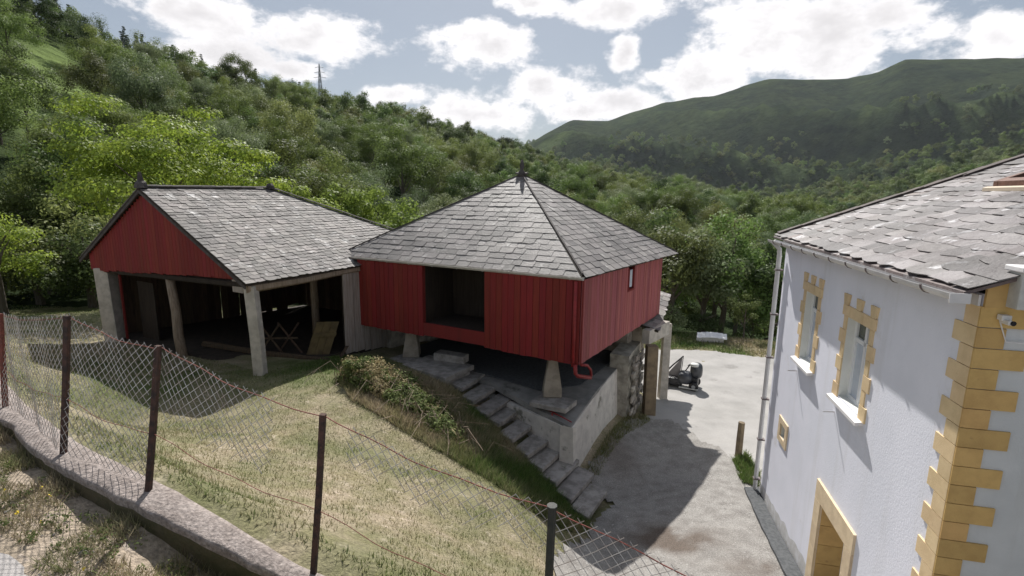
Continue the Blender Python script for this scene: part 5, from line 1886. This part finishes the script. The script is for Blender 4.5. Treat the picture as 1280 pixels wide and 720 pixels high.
link('green_leaves', crown_mesh('green_leaves', 'weed_leaf', cc_[~dry], np.array(rd)[~dry], 130, .065, 73, upb=.3), bush)
sm = MB()
for _ in range(110):
    x, y = bx[g.integers(len(bx))]
    x, y = x + g.normal() * .2, y + g.normal() * .2
    z = gz(x, y)
    dx, dy = g.normal() * .3, g.normal() * .3
    sm.tube([(x, y, z), (x + dx * .5, y + dy * .5, z + g.uniform(.25, .5)), (x + dx * 1.3, y + dy * 1.3, z + g.uniform(.1, .4))], .006, 3, False)
sm.build('stems', 'old_wood', bush)


# ------------------------------------------------------------------ grass
def blades(name, label, x, y, zf, h, w, green, seed, lean=.5, m='grass_blade'):
    g = np.random.default_rng(seed)
    n = len(x)
    z = zf(x, y) - .012
    an = g.uniform(0, 2 * np.pi, n)
    hh = h * g.uniform(.45, 1.3, n)
    ww = w * g.uniform(.6, 1.4, n)
    la, ld = g.uniform(0, 2 * np.pi, n), g.uniform(.1, 1, n) * lean
    bx, by = np.cos(an) * ww, np.sin(an) * ww
    tx, ty = np.cos(la) * ld * hh, np.sin(la) * ld * hh
    v = np.stack([np.stack([x - bx, y - by, z], -1), np.stack([x + bx, y + by, z], -1), np.stack([x + tx, y + ty, z + hh], -1)], 1).reshape(-1, 3)
    o_ = link(name, np_mesh(name, v, np.arange(n * 3), 3, m, False, {'green': np.repeat(np.clip(green + g.normal(size=n) * .18, 0, 1), 3)}))
    return setp(o_, label, 'grass', kind='stuff')


def scatter(n, x0, x1, y0, y1, test, seed):
    g = np.random.default_rng(seed)
    x, y = g.uniform(x0, x1, n), g.uniform(y0, y1, n)
    k = test(x, y)
    return x[k], y[k]


def inside_block(x, y):
    ter_ = [(1.45, 11.2), (4.1, 16.5), (-.6, 20.3), (-4.0, 15.4), (-3.0, 13.8), (-1.1, 13.6)]
    sh_ = [tuple(G(u, d)[:2]) for u, d in ((.9, .3), (8.8, .3), (8.8, 7.8), (.9, 7.8))]
    stp = [(-1.4, 12.75), (1.75, 9.6), (2.3, 10.7), (-.6, 13.9)]
    return in_poly(x, y, ter_) | in_poly(x, y, sh_) | in_poly(x, y, stp)


lawn_ok = lambda x, y: (fence_rel(x, y)[0] > .22) & ~in_poly(x, y, RAMP) & ~in_poly(x, y, YARD) & ~inside_block(x, y)
x, y = scatter(150000, -13, 1.6, 3.4, 14.5, lambda x, y: lawn_ok(x, y) & (vnoise(x, y, 1.3, 3, 81) > -.7), 82)
gr = greenness(x, y)
blades('meadow_grass', 'short dry straw-coloured grass on the meadow', x, y, near_z, .042 + .03 * gr, .006, gr, 83, .9)
x, y = scatter(60000, -30, -4, 11, 27, lambda x, y: lawn_ok(x, y) & (np.hypot(x, y) > 13), 84)
blades('far_meadow_grass', 'dry grass of the upper meadow beside the shed', x, y, near_z, .07, .012, greenness(x, y), 85, .8)
x, y = scatter(120000, -4.2, 2, 8, 13, lambda x, y: in_poly(x, y, BANK) & lawn_ok(x, y), 86)
gr = np.clip(.35 + .6 * vnoise(x, y, 1.1, 3, 6) + .25 * (x + 1), 0, 1)
blades('bank_grass', 'long green and brown grass hanging over the bank beside the steps', x, y, near_z, .17, .007, gr, 87, 1.1)
x, y = scatter(50000, 4, 22, 21.5, 30, lambda x, y: ~in_poly(x, y, YARD) & (np.hypot(x, y) < 34), 88)
blades('yard_edge_grass', 'rough grass strip behind the concrete yard', x, y, ground_z, .14, .016, greenness(x, y), 89, .7)
x, y = scatter(60000, 5.2, 6.4, 10.4, 13.2, lambda x, y: in_poly(x, y, [(5.45, 11.0), (5.75, 12.2), (6.3, 12.6), (6.05, 11.4), (5.7, 10.75)]), 90)
blades('corner_weeds', 'green weeds growing at the house corner below the wooden post', x[:2600], y[:2600], lambda a, b: ground_z(a, b) + .03, .16, .012, np.full(len(x[:2600]), .85), 91, .8)
x, y = scatter(30000, 1.2, 5, 11.2, 15.2, lambda x, y: in_poly(x, y, [(1.75, 11.3), (2.2, 11.5), (3.2, 13.4), (4.3, 14.7), (4.2, 15.0), (3.6, 14.9), (2.9, 13.6)]), 92)
blades('wall_foot_weeds', 'thin weeds along the foot of the plastered terrace wall', x[:3500], y[:3500], lambda a, b: ground_z(a, b) + .03, .10, .008, np.full(len(x[:3500]), .45), 93, .8)
x, y = scatter(330000, -9, 1.2, 1.5, 9, lambda x, y: (fence_rel(x, y)[0] < -.14) & (fence_rel(x, y)[0] > -.86 + .2 * vnoise(x, y, 2, 2, 95)) & (vnoise(x, y, 2.4, 3, 94) > -.30), 96)
gr = np.clip(.16 + .5 * vnoise(x, y, 1.7, 3, 97), 0, 1)
blades('verge_grass', 'patchy dry and green grass on the road verge', x, y, verge_z, .075 + .05 * (fence_rel(x, y)[0] > -.35), .0042, gr, 98, 1.1)
# broad-leaved weeds on the verge and a few leafy shoots by the wall end
g = np.random.default_rng(101)
c, rd = [], []
for _ in range(150):
    t = g.uniform(0, 1)
    k = g.integers(2, 6)
    a, b = FP[k], FP[k + 1]
    p = a + (b - a) * t
    off = g.uniform(.24, .75)
    d = (b - a)[:2] / np.hypot(*(b - a)[:2])
    x_, y_ = p[0] + d[1] * off, p[1] - d[0] * off
    if fence_rel(np.array([x_]), np.array([y_]))[0][0] > -.2:
        continue
    c.append((x_, y_, float(verge_z(np.array([x_]), np.array([y_]))[0]) + .05))
    rd.append(g.uniform(.04, .10))
setp(link('verge_weeds', crown_mesh('verge_weeds', 'weed_leaf', c, rd, 22, .024, 102, squash=.7, upb=.9)), 'low leafy weeds along the foot of the low wall', 'weeds', kind='stuff')
c, rd = [], []
for _ in range(46):
    x_, y_ = -1.95 + g.normal() * .22, 3.02 + g.normal() * .16
    sd_ = float(fence_rel(np.array([x_]), np.array([y_]))[0][0])
    if sd_ > -.24:
        continue
    c.append((x_, y_, float(verge_z(np.array([x_]), np.array([y_]))[0]) + g.uniform(.05, .2)))
    rd.append(g.uniform(.05, .09))
sh = thing('leafy_shrub', (-1.95, 3.0, float(verge_z(np.array([-1.95]), np.array([3.0]))[0])), 'pale green leafy shoots at the foot of the wall near the bottom edge', 'plant')
link('leaves', crown_mesh('leaves', 'pale_leaf', c, rd, 22, .05, 103, upb=.6), sh)
fl = []
for _ in range(14):
    k = g.integers(2, 5)
    a, b = FP[k], FP[k + 1]
    p = a + (b - a) * g.uniform(0, 1)
    d = (b - a)[:2] / np.hypot(*(b - a)[:2])
    off = g.uniform(.3, .8)
    x_, y_ = p[0] + d[1] * off, p[1] - d[0] * off
    fl.append((x_, y_, float(verge_z(np.array([x_]), np.array([y_]))[0]) + .12))
setp(link('wild_flowers', crown_mesh('wild_flowers', 'petal', fl, [.015] * len(fl), 5, .02, 104, upb=2)), 'tiny yellow wild flowers dotted on the verge', 'flowers', kind='stuff')

# loose stones on driveway and verge
g = np.random.default_rng(111)
x, y = scatter(1700, .7, 6, 4, 15, lambda x, y: in_poly(x, y, RAMP), 112)
x2, y2 = scatter(900, -8, 0, 1.5, 7, lambda x, y: (fence_rel(x, y)[0] < -.4) & (fence_rel(x, y)[0] > -1.8), 113)
P_ = np.concatenate([np.stack([x, y, near_z(x, y) + .035], -1), np.stack([x2, y2, verge_z(x2, y2) + .01], -1)])
o8 = np.array([(1, 0, 0), (0, 1, 0), (-1, 0, 0), (0, -1, 0), (0, 0, .7), (0, 0, -.7)])
f8 = np.array([(0, 1, 4), (1, 2, 4), (2, 3, 4), (3, 0, 4), (1, 0, 5), (2, 1, 5), (3, 2, 5), (0, 3, 5)])
sz = g.uniform(.006, .02, len(P_)) * np.where(g.uniform(size=len(P_)) > .95, 2.0, 1)
vv = P_[:, None, :] + (o8[None] * g.uniform(.6, 1.3, (len(P_), 6, 1))) * sz[:, None, None]
ff = (f8[None] + (np.arange(len(P_)) * 6)[:, None, None]).ravel()
setp(link('loose_stones', np_mesh('loose_stones', vv.reshape(-1, 3), ff, 3, 'gravel')), 'small loose stones scattered on driveway and verge', 'stones', kind='stuff')

# ------------------------------------------------------------------ pylon on the left skyline, mast on the far ridge
def pylon(x, y, h, w, label, nm):
    z = float(hill_z(np.array([x]), np.array([y]))[0])
    t = thing(nm, (x, y, z), label, 'pylon')
    leg = MB()
    lv = [0, .25, .45, .6, .72, .82, .9, 1.0]
    wd = [w * (1 - .93 * v) for v in lv]
    cor = [(1, 1), (-1, 1), (-1, -1), (1, -1)]
    pt = lambda i, k: V(x + cor[k][0] * wd[i], y + cor[k][1] * wd[i], z + h * lv[i])
    for k in range(4):
        leg.tube([pt(i, k) for i in range(len(lv))], h * .0052, 4)
    leg.build('leg_frame', 'steel', t)
    br = MB()
    for i in range(len(lv) - 1):
        for k in range(4):
            br.tube([pt(i, k), pt(i + 1, (k + 1) % 4)], h * .0032, 3)
            br.tube([pt(i, (k + 1) % 4), pt(i + 1, k)], h * .0032, 3)
    br.build('bracing', 'steel', t)
    for f, wl_ in ((.72, .13), (.82, .11), (.92, .09)):
        MB().tube([V(x - wl_ * h, y, z + f * h), V(x, y, z + f * h + .02 * h), V(x + wl_ * h, y, z + f * h)], h * .005, 4).build('crossarm', 'steel', t)
    return t


pylon(-110.5, 307, 27, 1.5, 'grey lattice power pylon on the left skyline above the wood', 'power_pylon')

# ------------------------------------------------------------------ air
hz = MB().box((0, 1750, 330), (7900, 4300, 800))
hm = bpy.data.materials.new('haze')
hm.use_nodes = True
for n in list(hm.node_tree.nodes):
    if n.type != 'OUTPUT_MATERIAL':
        hm.node_tree.nodes.remove(n)
pv = hm.node_tree.nodes.new('ShaderNodeVolumePrincipled')
pv.inputs['Color'].default_value = (.80, .86, .95, 1)
pv.inputs['Density'].default_value = .000036
pv.inputs['Anisotropy'].default_value = .2
hm.node_tree.links.new(pv.outputs[0], hm.node_tree.nodes['Material Output'].inputs['Volume'])
MATS['haze'] = hm
ho = hz.build('haze', 'haze')
setp(ho, 'thin summer haze over the valley', 'haze', kind='stuff')
